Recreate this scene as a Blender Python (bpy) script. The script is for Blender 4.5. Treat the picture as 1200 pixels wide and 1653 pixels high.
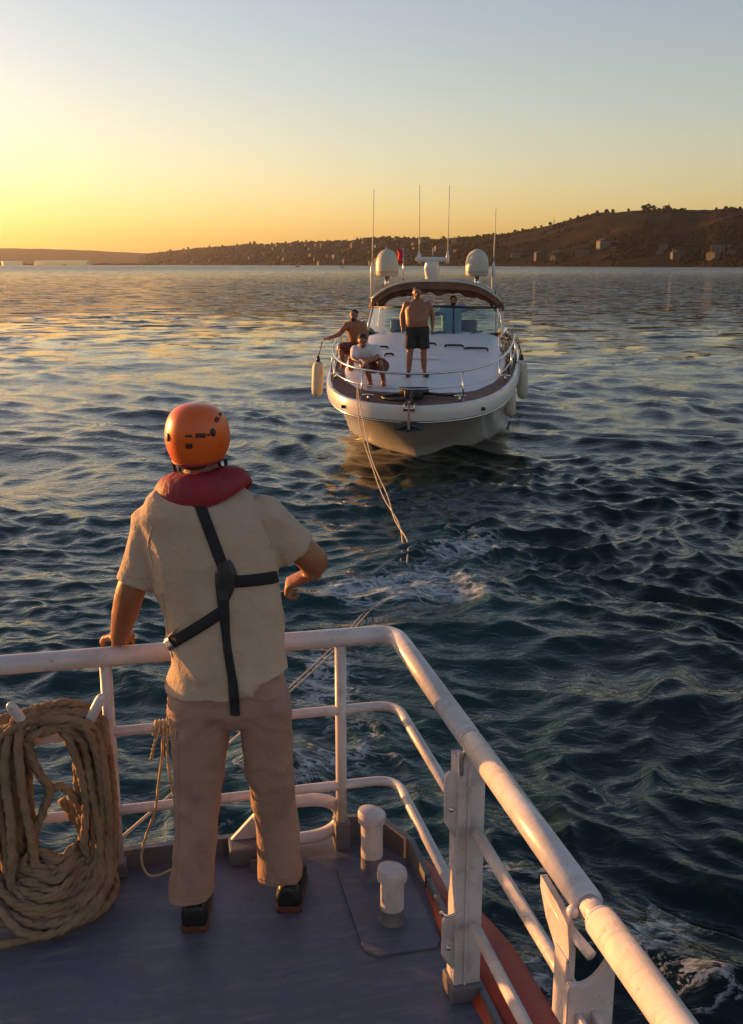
import bpy, bmesh, math, random
import numpy as np
from mathutils import Vector, Matrix, noise
from mathutils.bvhtree import BVHTree

random.seed(11)
rng = np.random.default_rng(11)
R = math.radians
scene = bpy.context.scene
for o in list(bpy.data.objects):
    bpy.data.objects.remove(o)

# ------------------------------------------------------------------ camera
CAM_H = 3.4
FPX = 1650.0
PITCH = math.atan(400.0 / FPX)
cam_data = bpy.data.cameras.new('camera')
cam = bpy.data.objects.new('camera', cam_data)
scene.collection.objects.link(cam)
cam.location = (0, 0, CAM_H)
cam.rotation_euler = (math.pi / 2 - PITCH, 0, 0)
cam_data.sensor_fit = 'VERTICAL'
cam_data.sensor_height = 36.0
cam_data.lens = 36.0 * FPX / 1653.0
cam_data.clip_start = 0.05
cam_data.clip_end = 80000
scene.camera = cam

# ------------------------------------------------------------------ sky, sun, exposure
SUN_AZ = R(-60)        # from +Y, negative = left
SUN_EL = R(4.0)
world = bpy.data.worlds.new('World')
scene.world = world
world.use_nodes = True
wn = world.node_tree.nodes
wl = world.node_tree.links
wn.clear()
w_out = wn.new('ShaderNodeOutputWorld')
w_bg = wn.new('ShaderNodeBackground')
w_sky = wn.new('ShaderNodeTexSky')
w_sky.sky_type = 'NISHITA'
w_sky.sun_disc = False
w_sky.sun_elevation = SUN_EL
w_sky.sun_rotation = SUN_AZ
w_sky.altitude = 0
w_sky.air_density = 1.0
w_sky.dust_density = 1.2
w_sky.ozone_density = 1.0
w_bg.inputs['Strength'].default_value = 0.10
w_wb = wn.new('ShaderNodeMix')          # white balance of the whole sky
w_wb.data_type = 'RGBA'
w_wb.blend_type = 'MULTIPLY'
w_wb.inputs['Factor'].default_value = 1.0
w_wb.inputs['B'].default_value = (1.0, 0.93, 1.06, 1)
wl.new(w_sky.outputs[0], w_wb.inputs['A'])
wl.new(w_wb.outputs['Result'], w_bg.inputs['Color'])
wl.new(w_bg.outputs[0], w_out.inputs['Surface'])

sd = bpy.data.lights.new('sun', 'SUN')
sd.energy = 2.9
sd.angle = R(0.6)
sd.color = (1.0, 0.45, 0.13)
sun = bpy.data.objects.new('sun', sd)
scene.collection.objects.link(sun)
sun_dir = Vector((math.sin(SUN_AZ) * math.cos(SUN_EL), math.cos(SUN_AZ) * math.cos(SUN_EL), math.sin(SUN_EL)))
sun.rotation_euler = sun_dir.to_track_quat('Z', 'Y').to_euler()
sun.location = sun_dir * 60

scene.view_settings.view_transform = 'Standard'
scene.view_settings.look = 'None'
scene.view_settings.exposure = 1.62
scene.view_settings.gamma = 1.0
scene.view_settings.use_curve_mapping = False

# ------------------------------------------------------------------ helpers
C = scene.collection
CP, SP = math.cos(PITCH), math.sin(PITCH)


def ray(x, y):
    u = (x - 600.0) / FPX
    v = (826.5 - y) / FPX
    return Vector((u, CP + v * SP, -SP + v * CP))


def pt(x, y, Y):
    """surveyed point: bearing (x, y) at forward distance Y"""
    d = ray(x, y)
    return Vector((0, 0, CAM_H)) + d * (Y / d.y)


def ptz(x, y, z):
    d = ray(x, y)
    return Vector((0, 0, CAM_H)) + d * ((z - CAM_H) / d.z)


TH = math.atan(390 / 1697.8)       # heading of the rescue ship


def to_ship(P):
    return Vector((P.x * math.cos(TH) + P.y * math.sin(TH), -P.x * math.sin(TH) + P.y * math.cos(TH), P.z - 1.1))


def ship_pt(x, y, ys):
    """bearing (x, y) meets the ship-frame plane Y = ys, in ship coordinates"""
    d = ray(x, y)
    dy = -d.x * math.sin(TH) + d.y * math.cos(TH)
    return to_ship(Vector((0, 0, CAM_H)) + d * (ys / dy))


def ship_ptx(x, y, xs):
    d = ray(x, y)
    dx = d.x * math.cos(TH) + d.y * math.sin(TH)
    return to_ship(Vector((0, 0, CAM_H)) + d * (xs / dx))


def link(name, me, parent=None):
    o = bpy.data.objects.new(name, me)
    C.objects.link(o)
    if parent is not None:
        o.parent = parent
    return o


def mk(name, geo, mat, parent=None, smooth=True, sharp=None):
    v, f = geo
    me = bpy.data.meshes.new(name)
    me.from_pydata([tuple(p) for p in v], [], [tuple(q) for q in f])
    me.update()
    if mat is not None:
        me.materials.append(mat)
    if smooth:
        me.polygons.foreach_set('use_smooth', [True] * len(me.polygons))
        if sharp:
            me.set_sharp_from_angle(angle=R(sharp))
    return link(name, me, parent)


def tag(o, label, cat, group=None, kind=None):
    o['label'] = label
    o['category'] = cat
    if group:
        o['group'] = group
    if kind:
        o['kind'] = kind
    return o


def thing(name, label, cat, loc=(0, 0, 0), rz=0, group=None):
    o = bpy.data.objects.new(name, None)
    o.empty_display_size = 0.3
    C.objects.link(o)
    o.location = loc
    o.rotation_euler = (0, 0, rz)
    return tag(o, label, cat, group)


def join(*geos):
    V, F = [], []
    for v, f in geos:
        n = len(V)
        V += [Vector(p) for p in v]
        F += [tuple(i + n for i in q) for q in f]
    return V, F


def move(geo, off):
    off = Vector(off)
    return [Vector(p) + off for p in geo[0]], geo[1]


def xf(geo, M):
    return [M @ Vector(p) for p in geo[0]], geo[1]


def smooth_path(P, n=8, closed=False):
    P = [Vector(p) for p in P]
    out = []
    m = len(P)
    rngi = range(m) if closed else range(m - 1)
    for i in rngi:
        p1, p2 = P[i], P[(i + 1) % m]
        p0 = P[(i - 1) % m] if (closed or i > 0) else p1 * 2 - p2
        p3 = P[(i + 2) % m] if (closed or i + 2 < m) else p2 * 2 - p1
        for k in range(n):
            t = k / n
            out.append(0.5 * ((2 * p1) + (p2 - p0) * t + (2 * p0 - 5 * p1 + 4 * p2 - p3) * t * t + (3 * p1 - p0 - 3 * p2 + p3) * t ** 3))
    if not closed:
        out.append(P[-1])
    return out


def tube(P, r, seg=12, closed=False, caps=True, lobes=0, twist=0.0, lobe=0.22):
    P = [Vector(p) for p in P]
    m = len(P)
    rr = r if hasattr(r, '__len__') else [r] * m
    T = []
    for i in range(m):
        a = P[(i - 1) % m] if (closed or i > 0) else P[i]
        b = P[(i + 1) % m] if (closed or i < m - 1) else P[i]
        t = (b - a)
        T.append(t.normalized() if t.length > 1e-9 else Vector((0, 0, 1)))
    up = Vector((0, 0, 1)) if abs(T[0].z) < 0.9 else Vector((0, 1, 0))
    N = (up - T[0] * up.dot(T[0])).normalized()
    V, F = [], []
    s = 0.0
    for i in range(m):
        N = (N - T[i] * N.dot(T[i])).normalized()
        B = T[i].cross(N)
        if i:
            s += (P[i] - P[i - 1]).length
        for k in range(seg):
            a = 2 * math.pi * k / seg
            q = rr[i]
            if lobes:
                q *= 1 - lobe + lobe * abs(math.cos(lobes * (a + twist * s) / 2)) * 1.6 - lobe * 0.4
            V.append(P[i] + (N * math.cos(a) + B * math.sin(a)) * q)
    rows = m if closed else m - 1
    for i in range(rows):
        j = (i + 1) % m
        for k in range(seg):
            k2 = (k + 1) % seg
            F.append((i * seg + k, i * seg + k2, j * seg + k2, j * seg + k))
    if caps and not closed:
        F.append(tuple(range(seg - 1, -1, -1)))
        F.append(tuple((m - 1) * seg + k for k in range(seg)))
    return V, F


def limb(P, rads, seg=14):
    """tapered limb with rounded ends (closed)"""
    P = [Vector(p) for p in P]
    pts, rr = [], []
    d0 = (P[0] - P[1]).normalized()
    d1 = (P[-1] - P[-2]).normalized()
    for a in (88, 60, 30):
        pts.append(P[0] + d0 * rads[0] * math.sin(R(a)))
        rr.append(rads[0] * math.cos(R(a)))
    pts += P
    rr += list(rads)
    for a in (30, 60, 88):
        pts.append(P[-1] + d1 * rads[-1] * math.sin(R(a)))
        rr.append(rads[-1] * math.cos(R(a)))
    return tube(pts, rr, seg)


def limb_s(P, rads, n=4, seg=14):
    Q = smooth_path(P, n)
    q = [float(x) for x in np.interp(np.linspace(0, len(P) - 1, len(Q)), range(len(P)), rads)]
    return limb(Q, q, seg)


def ball(c, r, seg=16, rings=10, M=None):
    r = r if hasattr(r, '__len__') else (r, r, r)
    V = [Vector((0, 0, r[2]))]
    for i in range(1, rings):
        a = math.pi * i / rings
        for k in range(seg):
            b = 2 * math.pi * k / seg
            V.append(Vector((r[0] * math.sin(a) * math.cos(b), r[1] * math.sin(a) * math.sin(b), r[2] * math.cos(a))))
    V.append(Vector((0, 0, -r[2])))
    F = []
    for k in range(seg):
        F.append((0, 1 + k, 1 + (k + 1) % seg))
        b0 = 1 + (rings - 2) * seg
        F.append((len(V) - 1, b0 + (k + 1) % seg, b0 + k))
    for i in range(rings - 2):
        for k in range(seg):
            a0 = 1 + i * seg
            F.append((a0 + k, a0 + seg + k, a0 + seg + (k + 1) % seg, a0 + (k + 1) % seg))
    if M is not None:
        V = [M @ p for p in V]
    return [p + Vector(c) for p in V], F


def loft(rings, cap=True, closed_ring=True):
    n = len(rings[0])
    V = [Vector(p) for r in rings for p in r]
    F = []
    for i in range(len(rings) - 1):
        for k in range(n if closed_ring else n - 1):
            k2 = (k + 1) % n
            F.append((i * n + k, i * n + k2, (i + 1) * n + k2, (i + 1) * n + k))
    if cap and closed_ring:
        F.append(tuple(range(n - 1, -1, -1)))
        F.append(tuple((len(rings) - 1) * n + k for k in range(n)))
    return V, F


def fix(geo):
    """outward normals"""
    bm = bmesh.new()
    vs = [bm.verts.new(p) for p in geo[0]]
    for q in geo[1]:
        try:
            bm.faces.new([vs[i] for i in q])
        except ValueError:
            pass
    bmesh.ops.recalc_face_normals(bm, faces=bm.faces)
    bm.verts.index_update()
    V = [v.co.copy() for v in bm.verts]
    F = [tuple(v.index for v in f.verts) for f in bm.faces]
    bm.free()
    return V, F


def box(x0, x1, y0, y1, z0, z1, bev=0.0, seg=2):
    V = [Vector((x, y, z)) for x in (x0, x1) for y in (y0, y1) for z in (z0, z1)]
    F = [(0, 1, 3, 2), (4, 6, 7, 5), (0, 4, 5, 1), (2, 3, 7, 6), (0, 2, 6, 4), (1, 5, 7, 3)]
    if bev <= 0:
        return V, F
    bm = bmesh.new()
    vs = [bm.verts.new(p) for p in V]
    for q in F:
        bm.faces.new([vs[i] for i in q])
    bmesh.ops.recalc_face_normals(bm, faces=bm.faces)
    bmesh.ops.bevel(bm, geom=list(bm.edges), offset=bev, segments=seg, affect='EDGES', profile=0.6)
    bm.verts.index_update()
    V = [v.co.copy() for v in bm.verts]
    F = [tuple(v.index for v in f.verts) for f in bm.faces]
    bm.free()
    return V, F


def prism(poly, y0, y1, bev=0.0):
    """polygon in XZ extruded along Y"""
    bm = bmesh.new()
    a = [bm.verts.new((x, y0, z)) for x, z in poly]
    b = [bm.verts.new((x, y1, z)) for x, z in poly]
    n = len(poly)
    bm.faces.new(a)
    bm.faces.new(b[::-1])
    for i in range(n):
        bm.faces.new((a[i], b[i], b[(i + 1) % n], a[(i + 1) % n]))
    bmesh.ops.recalc_face_normals(bm, faces=bm.faces)
    if bev > 0:
        bmesh.ops.bevel(bm, geom=list(bm.edges), offset=bev, segments=2, affect='EDGES')
    bm.verts.index_update()
    V = [v.co.copy() for v in bm.verts]
    F = [tuple(v.index for v in f.verts) for f in bm.faces]
    bm.free()
    return V, F


def union(name, geos, mat, parent, voxel, smooth_it=6, fac=0.5, disp=None):
    """overlapping closed shapes grown into one continuous skin"""
    v, f = fix(join(*geos)) if False else join(*[fix(g) for g in geos])
    me = bpy.data.meshes.new('tmp')
    me.from_pydata([tuple(p) for p in v], [], f)
    o = bpy.data.objects.new('tmp', me)
    C.objects.link(o)
    m = o.modifiers.new('r', 'REMESH')
    m.mode = 'VOXEL'
    m.voxel_size = voxel
    s = o.modifiers.new('s', 'SMOOTH')
    s.factor = fac
    s.iterations = smooth_it
    dg = bpy.context.evaluated_depsgraph_get()
    dg.update()
    nm = bpy.data.meshes.new_from_object(o.evaluated_get(dg))
    bpy.data.objects.remove(o)
    bpy.data.meshes.remove(me)
    nm.name = name
    if disp:
        nm.update()
        cs = [(vv.co.copy(), vv.normal.copy()) for vv in nm.vertices]
        for vv, (co, no) in zip(nm.vertices, cs):
            vv.co = co + no * disp(co)
        nm.update()
    nm.materials.clear()
    nm.materials.append(mat)
    nm.polygons.foreach_set('use_smooth', [True] * len(nm.polygons))
    return link(name, nm, parent)


# ------------------------------------------------------------------ materials
def nodes(name):
    m = bpy.data.materials.new(name)
    m.use_nodes = True
    nt = m.node_tree
    return m, nt.nodes, nt.links, nt.nodes['Principled BSDF']


def pmat(name, col, rough=0.5, var=0.15, scale=6.0, bump=0.0, bscale=40.0, metal=0.0, spec=0.5, col2=None, thr=None, coat=0.0, sub=0.0, detail=5.0):
    m, n, l, b = nodes(name)
    tc = n.new('ShaderNodeTexCoord')
    nz = n.new('ShaderNodeTexNoise')
    nz.inputs['Scale'].default_value = scale
    nz.inputs['Detail'].default_value = detail
    nz.inputs['Roughness'].default_value = 0.6
    l.new(tc.outputs['Object'], nz.inputs['Vector'])
    rp = n.new('ShaderNodeValToRGB')
    if col2 is None:
        rp.color_ramp.elements[0].position = 0.3
        rp.color_ramp.elements[1].position = 0.72
        rp.color_ramp.elements[0].color = (*[c * (1 - var) for c in col], 1)
        rp.color_ramp.elements[1].color = (*[min(1, c * (1 + var)) for c in col], 1)
    else:
        t = thr or (0.5, 0.6)
        rp.color_ramp.elements[0].position = t[0]
        rp.color_ramp.elements[1].position = t[1]
        rp.color_ramp.elements[0].color = (*col, 1)
        rp.color_ramp.elements[1].color = (*col2, 1)
    l.new(nz.outputs['Fac'], rp.inputs['Fac'])
    l.new(rp.outputs['Color'], b.inputs['Base Color'])
    mr = n.new('ShaderNodeMapRange')
    mr.inputs['To Min'].default_value = max(0.02, rough * 0.8)
    mr.inputs['To Max'].default_value = min(1, rough * 1.2)
    l.new(nz.outputs['Fac'], mr.inputs['Value'])
    l.new(mr.outputs[0], b.inputs['Roughness'])
    b.inputs['Metallic'].default_value = metal
    b.inputs['Specular IOR Level'].default_value = spec
    b.inputs['Coat Weight'].default_value = coat
    if sub > 0:
        b.inputs['Subsurface Weight'].default_value = sub
        b.inputs['Subsurface Radius'].default_value = (0.012, 0.004, 0.002)
    if bump > 0:
        n2 = n.new('ShaderNodeTexNoise')
        n2.inputs['Scale'].default_value = bscale
        n2.inputs['Detail'].default_value = 4
        l.new(tc.outputs['Object'], n2.inputs['Vector'])
        bp = n.new('ShaderNodeBump')
        bp.inputs['Strength'].default_value = bump
        bp.inputs['Distance'].default_value = 0.01
        l.new(n2.outputs['Fac'], bp.inputs['Height'])
        l.new(bp.outputs[0], b.inputs['Normal'])
    return m


M = {}
def worn(name, col, scuff, rust, rough, s1, amt, bstr):
    m, n, l, b = nodes(name)
    tc = n.new('ShaderNodeTexCoord')

    def tex(sc, det, dist=0.0, stretch=None):
        t = n.new('ShaderNodeTexNoise')
        t.inputs['Scale'].default_value = sc
        t.inputs['Detail'].default_value = det
        t.inputs['Roughness'].default_value = 0.62
        t.inputs['Distortion'].default_value = dist
        if stretch:
            mpn = n.new('ShaderNodeMapping')
            mpn.inputs['Scale'].default_value = stretch
            mpn.inputs['Rotation'].default_value = (0, 0, 0.5)
            l.new(tc.outputs['Object'], mpn.inputs['Vector'])
            l.new(mpn.outputs[0], t.inputs['Vector'])
        else:
            l.new(tc.outputs['Object'], t.inputs['Vector'])
        return t.outputs['Fac']

    def rng_(src, a, c, lo=0.0, hi=1.0):
        q = n.new('ShaderNodeMapRange')
        for k, v in zip(('From Min', 'From Max', 'To Min', 'To Max'), (a, c, lo, hi)):
            q.inputs[k].default_value = v
        l.new(src, q.inputs['Value'])
        return q.outputs[0]

    def mix(fac, A, B):
        q = n.new('ShaderNodeMix')
        q.data_type = 'RGBA'
        l.new(fac, q.inputs['Factor'])
        for k, v in (('A', A), ('B', B)):
            if isinstance(v, tuple):
                q.inputs[k].default_value = (*v, 1)
            else:
                l.new(v, q.inputs[k])
        return q.outputs['Result']
    big = tex(s1, 6)
    c = mix(rng_(big, .38, .68), col, tuple(x * 1.35 for x in col))
    c = mix(rng_(tex(s1 * 2.2, 7, .8, (1, 5, 1)), .50, .70, 0, amt), c, scuff)
    c = mix(rng_(tex(s1 * 11, 8, 1.2), .64, .69, 0, .9), c, rust)
    c = mix(rng_(tex(s1 * 1.1, 5, 1.5), .60, .75, 0, .5), c, tuple(x * .55 for x in col))
    l.new(c, b.inputs['Base Color'])
    l.new(rng_(tex(s1 * 1.6, 6), .35, .65, rough * .55, min(1, rough * 1.35)), b.inputs['Roughness'])
    bp = n.new('ShaderNodeBump')
    bp.inputs['Strength'].default_value = bstr
    bp.inputs['Distance'].default_value = 0.004
    l.new(tex(160, 3), bp.inputs['Height'])
    bp2 = n.new('ShaderNodeBump')
    bp2.inputs['Strength'].default_value = 0.25
    bp2.inputs['Distance'].default_value = 0.01
    l.new(tex(9, 3), bp2.inputs['Height'])
    l.new(bp.outputs[0], bp2.inputs['Normal'])
    l.new(bp2.outputs[0], b.inputs['Normal'])
    return m


M['deck'] = worn('deck_paint', (0.088, 0.090, 0.125), (0.20, 0.17, 0.17), (0.16, 0.08, 0.045), 0.45, 2.3, 0.75, 0.5)
M['paint'] = worn('white_paint', (0.52, 0.465, 0.455), (0.34, 0.30, 0.27), (0.30, 0.15, 0.07), 0.34, 3.5, 0.45, 0.12)
M['paint_flat'] = worn('white_paint_worn', (0.52, 0.44, 0.42), (0.30, 0.26, 0.23), (0.26, 0.12, 0.05), 0.45, 4.5, 0.6, 0.2)
M['coaming'] = pmat('coaming_paint', (0.13, 0.115, 0.12), 0.5, 0.1, 6, 0.3, 60, col2=(0.21, 0.16, 0.13), thr=(0.5, 0.75))
M['sponson'] = pmat('orange_red_hull', (0.38, 0.038, 0.015), 0.5, 0.2, 5, 0.3, 40, col2=(0.26, 0.026, 0.013), thr=(0.45, 0.7))
M['gelcoat'] = pmat('gelcoat', (0.60, 0.57, 0.54), 0.22, 0.05, 2.0, coat=0.3)
M['gelcoat_deck'] = pmat('gelcoat_deck', (0.60, 0.60, 0.62), 0.35, 0.05, 3.0, 0.1, 120)
M['teak'] = pmat('teak', (0.13, 0.06, 0.035), 0.6, 0.35, 9, 0.2, 40)
M['antifoul'] = pmat('antifoul', (0.03, 0.035, 0.05), 0.6, 0.2, 5)
M['steel'] = pmat('polished_steel', (0.62, 0.60, 0.58), 0.18, 0.08, 8, metal=1.0)
M['black'] = pmat('black_plastic', (0.015, 0.015, 0.017), 0.45, 0.3, 12)
M['webbing'] = pmat('black_webbing', (0.012, 0.012, 0.014), 0.75, 0.3, 40, 0.5, 500)
M['canvas'] = pmat('canopy_canvas', (0.22, 0.185, 0.14), 0.85, 0.15, 4, 0.2, 60)
M['lining'] = pmat('canopy_lining', (0.17, 0.085, 0.048), 0.85, 0.35, 5, 0.3, 30)
M['dome'] = pmat('dome_cream', (0.50, 0.46, 0.36), 0.4, 0.06, 5)
M['fender'] = pmat('fender_vinyl', (0.50, 0.45, 0.36), 0.55, 0.2, 9, 0.2, 40)
M['cushion'] = pmat('cockpit_cushion', (0.45, 0.42, 0.38), 0.8, 0.1, 5)
M['flag'] = pmat('red_flag', (0.55, 0.02, 0.03), 0.8, 0.15, 10)
M['rope'] = pmat('manila_rope', (0.36, 0.225, 0.125), 0.9, 0.3, 14, 0.8, 260, col2=(0.22, 0.13, 0.07), thr=(0.45, 0.7))
M['line'] = pmat('thin_line', (0.50, 0.37, 0.20), 0.85, 0.2, 20, 0.4, 400)
M['towline'] = pmat('tow_line', (0.42, 0.35, 0.26), 0.8, 0.2, 20)
M['skin'] = pmat('skin_tanned', (0.30, 0.115, 0.048), 0.5, 0.12, 14, 0.12, 160, sub=0.12)
M['skin_far'] = pmat('skin_brown', (0.27, 0.11, 0.055), 0.5, 0.15, 9, 0.1, 60)
M['hair'] = pmat('dark_hair', (0.02, 0.014, 0.010), 0.7, 0.4, 60, 0.6, 200)
M['hair_grey'] = pmat('cropped_hair', (0.07, 0.055, 0.045), 0.8, 0.4, 80, 0.6, 300)
M['tee'] = pmat('cream_cotton', (0.47, 0.335, 0.235), 0.88, 0.07, 5, 0.45, 60, col2=(0.35, 0.25, 0.165), thr=(0.5, 0.85))
M['tan'] = pmat('tan_trousers', (0.36, 0.21, 0.148), 0.9, 0.08, 6, 0.45, 70, col2=(0.20, 0.12, 0.085), thr=(0.52, 0.78))
M['vest'] = pmat('red_vest', (0.25, 0.007, 0.014), 0.6, 0.22, 9, 0.5, 45)
M['helmet'] = pmat('orange_helmet', (0.75, 0.115, 0.005), 0.40, 0.06, 9, 0.08, 40, coat=0.12)
M['vent'] = pmat('helmet_vent', (0.06, 0.010, 0.006), 0.6, 0.2, 20)
M['shoe'] = pmat('black_leather', (0.012, 0.010, 0.010), 0.4, 0.3, 20, 0.3, 90)
M['sole'] = pmat('rust_rubber', (0.10, 0.022, 0.010), 0.7, 0.3, 20)
M['shorts'] = pmat('charcoal_shorts', (0.022, 0.022, 0.022), 0.85, 0.25, 8, 0.3, 40)
M['red_shorts'] = pmat('maroon_shorts', (0.20, 0.035, 0.03), 0.85, 0.3, 14, col2=(0.05, 0.02, 0.02), thr=(0.5, 0.55))
M['white_tee'] = pmat('white_cotton', (0.62, 0.58, 0.58), 0.85, 0.06, 8, 0.3, 30)
M['blue_shirt'] = pmat('blue_cotton', (0.25, 0.38, 0.55), 0.85, 0.08, 8, 0.3, 30)


def glass_mat(name, tint, rough=0.03, refl=0.12):
    m, n, l, b = nodes(name)
    n.remove(b)
    out = [q for q in n if q.type == 'OUTPUT_MATERIAL'][0]
    t = n.new('ShaderNodeBsdfTransparent')
    t.inputs['Color'].default_value = (*tint, 1)
    g = n.new('ShaderNodeBsdfGlossy')
    g.inputs['Roughness'].default_value = rough
    fr = n.new('ShaderNodeFresnel')
    fr.inputs['IOR'].default_value = 1.5
    ad = n.new('ShaderNodeMath')
    ad.operation = 'ADD'
    ad.inputs[1].default_value = refl
    l.new(fr.outputs[0], ad.inputs[0])
    mx = n.new('ShaderNodeMixShader')
    l.new(ad.outputs[0], mx.inputs[0])
    l.new(t.outputs[0], mx.inputs[1])
    l.new(g.outputs[0], mx.inputs[2])
    l.new(mx.outputs[0], out.inputs['Surface'])
    return m


M['glass'] = glass_mat('windscreen_glass', (0.56, 0.78, 0.70))


# ------------------------------------------------------------------ sea
def build_sea():
    m, n, l, b = nodes('sea_water')
    b.inputs['IOR'].default_value = 1.333
    geo = n.new('ShaderNodeNewGeometry')
    ln = n.new('ShaderNodeVectorMath')
    ln.operation = 'LENGTH'
    l.new(geo.outputs['Position'], ln.inputs[0])

    def dist_map(a, c, lo, hi):
        q = n.new('ShaderNodeMapRange')
        q.interpolation_type = 'SMOOTHSTEP'
        for k, v in zip(('From Min', 'From Max', 'To Min', 'To Max'), (a, c, lo, hi)):
            q.inputs[k].default_value = v
        l.new(ln.outputs['Value'], q.inputs['Value'])
        return q.outputs[0]
    att = n.new('ShaderNodeAttribute')
    att.attribute_name = 'wake'
    atf = n.new('ShaderNodeAttribute')
    atf.attribute_name = 'foam'
    mp = n.new('ShaderNodeMapping')
    mp.inputs['Scale'].default_value = (0.75, 1.25, 1)
    mp.inputs['Rotation'].default_value = (0, 0, R(18))
    l.new(geo.outputs['Position'], mp.inputs['Vector'])

    def nz(scale, detail, rough, dis=0.0, vec=mp):
        q = n.new('ShaderNodeTexNoise')
        q.inputs['Scale'].default_value = scale
        q.inputs['Detail'].default_value = detail
        q.inputs['Roughness'].default_value = rough
        q.inputs['Distortion'].default_value = dis
        l.new(vec.outputs[0], q.inputs['Vector'])
        return q
    # small ripples ride on the modelled waves; longer ones take over where the mesh is coarse
    n1 = nz(7.5, 3, 0.5, 0.8)
    n2 = nz(0.6, 3, 0.68, 0.3)
    n3 = nz(0.045, 4, 0.65, 0.3)
    b1 = n.new('ShaderNodeBump')
    b1.inputs['Distance'].default_value = 0.034
    b1.inputs['Strength'].default_value = 0.5
    l.new(n1.outputs['Fac'], b1.inputs['Height'])
    # far off, sub-pixel wave facets tilt the normal directly
    sb = n.new('ShaderNodeVectorMath')
    sb.operation = 'SUBTRACT'
    sb.inputs[1].default_value = (0.5, 0.5, 0.5)
    l.new(n2.outputs['Color'], sb.inputs[0])
    ml = n.new('ShaderNodeVectorMath')
    ml.operation = 'MULTIPLY'
    ml.inputs[1].default_value = (4.4, 4.4, 0.0)
    l.new(sb.outputs[0], ml.inputs[0])
    scl = n.new('ShaderNodeVectorMath')
    scl.operation = 'SCALE'
    l.new(ml.outputs[0], scl.inputs[0])
    l.new(dist_map(14, 110, 0.0, 1.0), scl.inputs['Scale'])
    sb3 = n.new('ShaderNodeVectorMath')
    sb3.operation = 'SUBTRACT'
    sb3.inputs[1].default_value = (0.5, 0.5, 0.5)
    l.new(n3.outputs['Color'], sb3.inputs[0])
    ml3 = n.new('ShaderNodeVectorMath')
    ml3.operation = 'MULTIPLY'
    ml3.inputs[1].default_value = (0.9, 0.9, 0.0)
    l.new(sb3.outputs[0], ml3.inputs[0])
    scl3 = n.new('ShaderNodeVectorMath')
    scl3.operation = 'SCALE'
    l.new(ml3.outputs[0], scl3.inputs[0])
    l.new(dist_map(60, 500, 0.0, 1.0), scl3.inputs['Scale'])
    ad3 = n.new('ShaderNodeVectorMath')
    ad3.operation = 'ADD'
    l.new(scl.outputs[0], ad3.inputs[0])
    l.new(scl3.outputs[0], ad3.inputs[1])
    adn = n.new('ShaderNodeVectorMath')
    adn.operation = 'ADD'
    l.new(b1.outputs[0], adn.inputs[0])
    l.new(ad3.outputs[0], adn.inputs[1])
    nrm = n.new('ShaderNodeVectorMath')
    nrm.operation = 'NORMALIZE'
    l.new(adn.outputs[0], nrm.inputs[0])
    l.new(nrm.outputs[0], b.inputs['Normal'])
    l.new(dist_map(15, 900, 0.04, 0.26), b.inputs['Roughness'])
    # water body colour, greener where the propeller has aerated it
    mc = n.new('ShaderNodeMix')
    mc.data_type = 'RGBA'
    mc.inputs['A'].default_value = (0.0010, 0.0013, 0.0011, 1)
    mc.inputs['B'].default_value = (0.008, 0.032, 0.030, 1)
    l.new(att.outputs['Fac'], mc.inputs['Factor'])
    # foam: lacy threshold
    f1 = nz(5.5, 8, 0.68, 1.6)
    vo = n.new('ShaderNodeTexVoronoi')
    vo.feature = 'DISTANCE_TO_EDGE'
    vo.inputs['Scale'].default_value = 5.0
    wv = n.new('ShaderNodeVectorMath')
    wv.operation = 'MULTIPLY_ADD'
    wv.inputs[1].default_value = (0.35, 0.35, 0.35)
    l.new(f1.outputs['Color'], wv.inputs[0])
    l.new(mp.outputs[0], wv.inputs[2])
    l.new(wv.outputs[0], vo.inputs['Vector'])
    ve = n.new('ShaderNodeMapRange')
    ve.inputs['From Min'].default_value = 0.0
    ve.inputs['From Max'].default_value = 0.16
    ve.inputs['To Min'].default_value = 0.16
    ve.inputs['To Max'].default_value = -0.10
    l.new(vo.outputs['Distance'], ve.inputs['Value'])
    su = n.new('ShaderNodeMath')
    su.operation = 'ADD'
    l.new(f1.outputs['Fac'], su.inputs[0])
    l.new(ve.outputs[0], su.inputs[1])
    s2 = n.new('ShaderNodeMath')
    s2.operation = 'ADD'
    l.new(su.outputs[0], s2.inputs[0])
    l.new(atf.outputs['Fac'], s2.inputs[1])
    fm = n.new('ShaderNodeMapRange')
    fm.interpolation_type = 'SMOOTHSTEP'
    fm.inputs['From Min'].default_value = 0.95
    fm.inputs['From Max'].default_value = 1.28
    l.new(s2.outputs[0], fm.inputs['Value'])
    ff = n.new('ShaderNodeMath')
    ff.operation = 'MULTIPLY'
    ff.inputs[1].default_value = 0.7
    l.new(fm.outputs[0], ff.inputs[0])
    mf = n.new('ShaderNodeMix')
    mf.data_type = 'RGBA'
    mf.inputs['B'].default_value = (0.50, 0.53, 0.55, 1)
    l.new(ff.outputs[0], mf.inputs['Factor'])
    l.new(mc.outputs['Result'], mf.inputs['A'])
    l.new(mf.outputs['Result'], b.inputs['Base Color'])

    # polar sheet out to the horizon
    pix = 1022.0
    rows = [1.2]
    while rows[-1] < 11800:
        r = rows[-1]
        rows.append(r + min(max(0.02, 0.95 * r * math.hypot(r, CAM_H) / (CAM_H * pix)), 0.35 * r))
    rows = np.array(rows)
    core = np.arange(-24, 24.001, math.degrees(1.1 / pix))
    rest = np.arange(24.6, 335.9, 1.0)
    az = np.radians(np.concatenate([core, rest]))
    nr, na = len(rows), len(az)
    rr, aa = np.meshgrid(rows, az, indexing='ij')
    X = (rr * np.sin(aa)).ravel()
    Y = (rr * np.cos(aa)).ravel()
    dr = np.gradient(rows)
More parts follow.
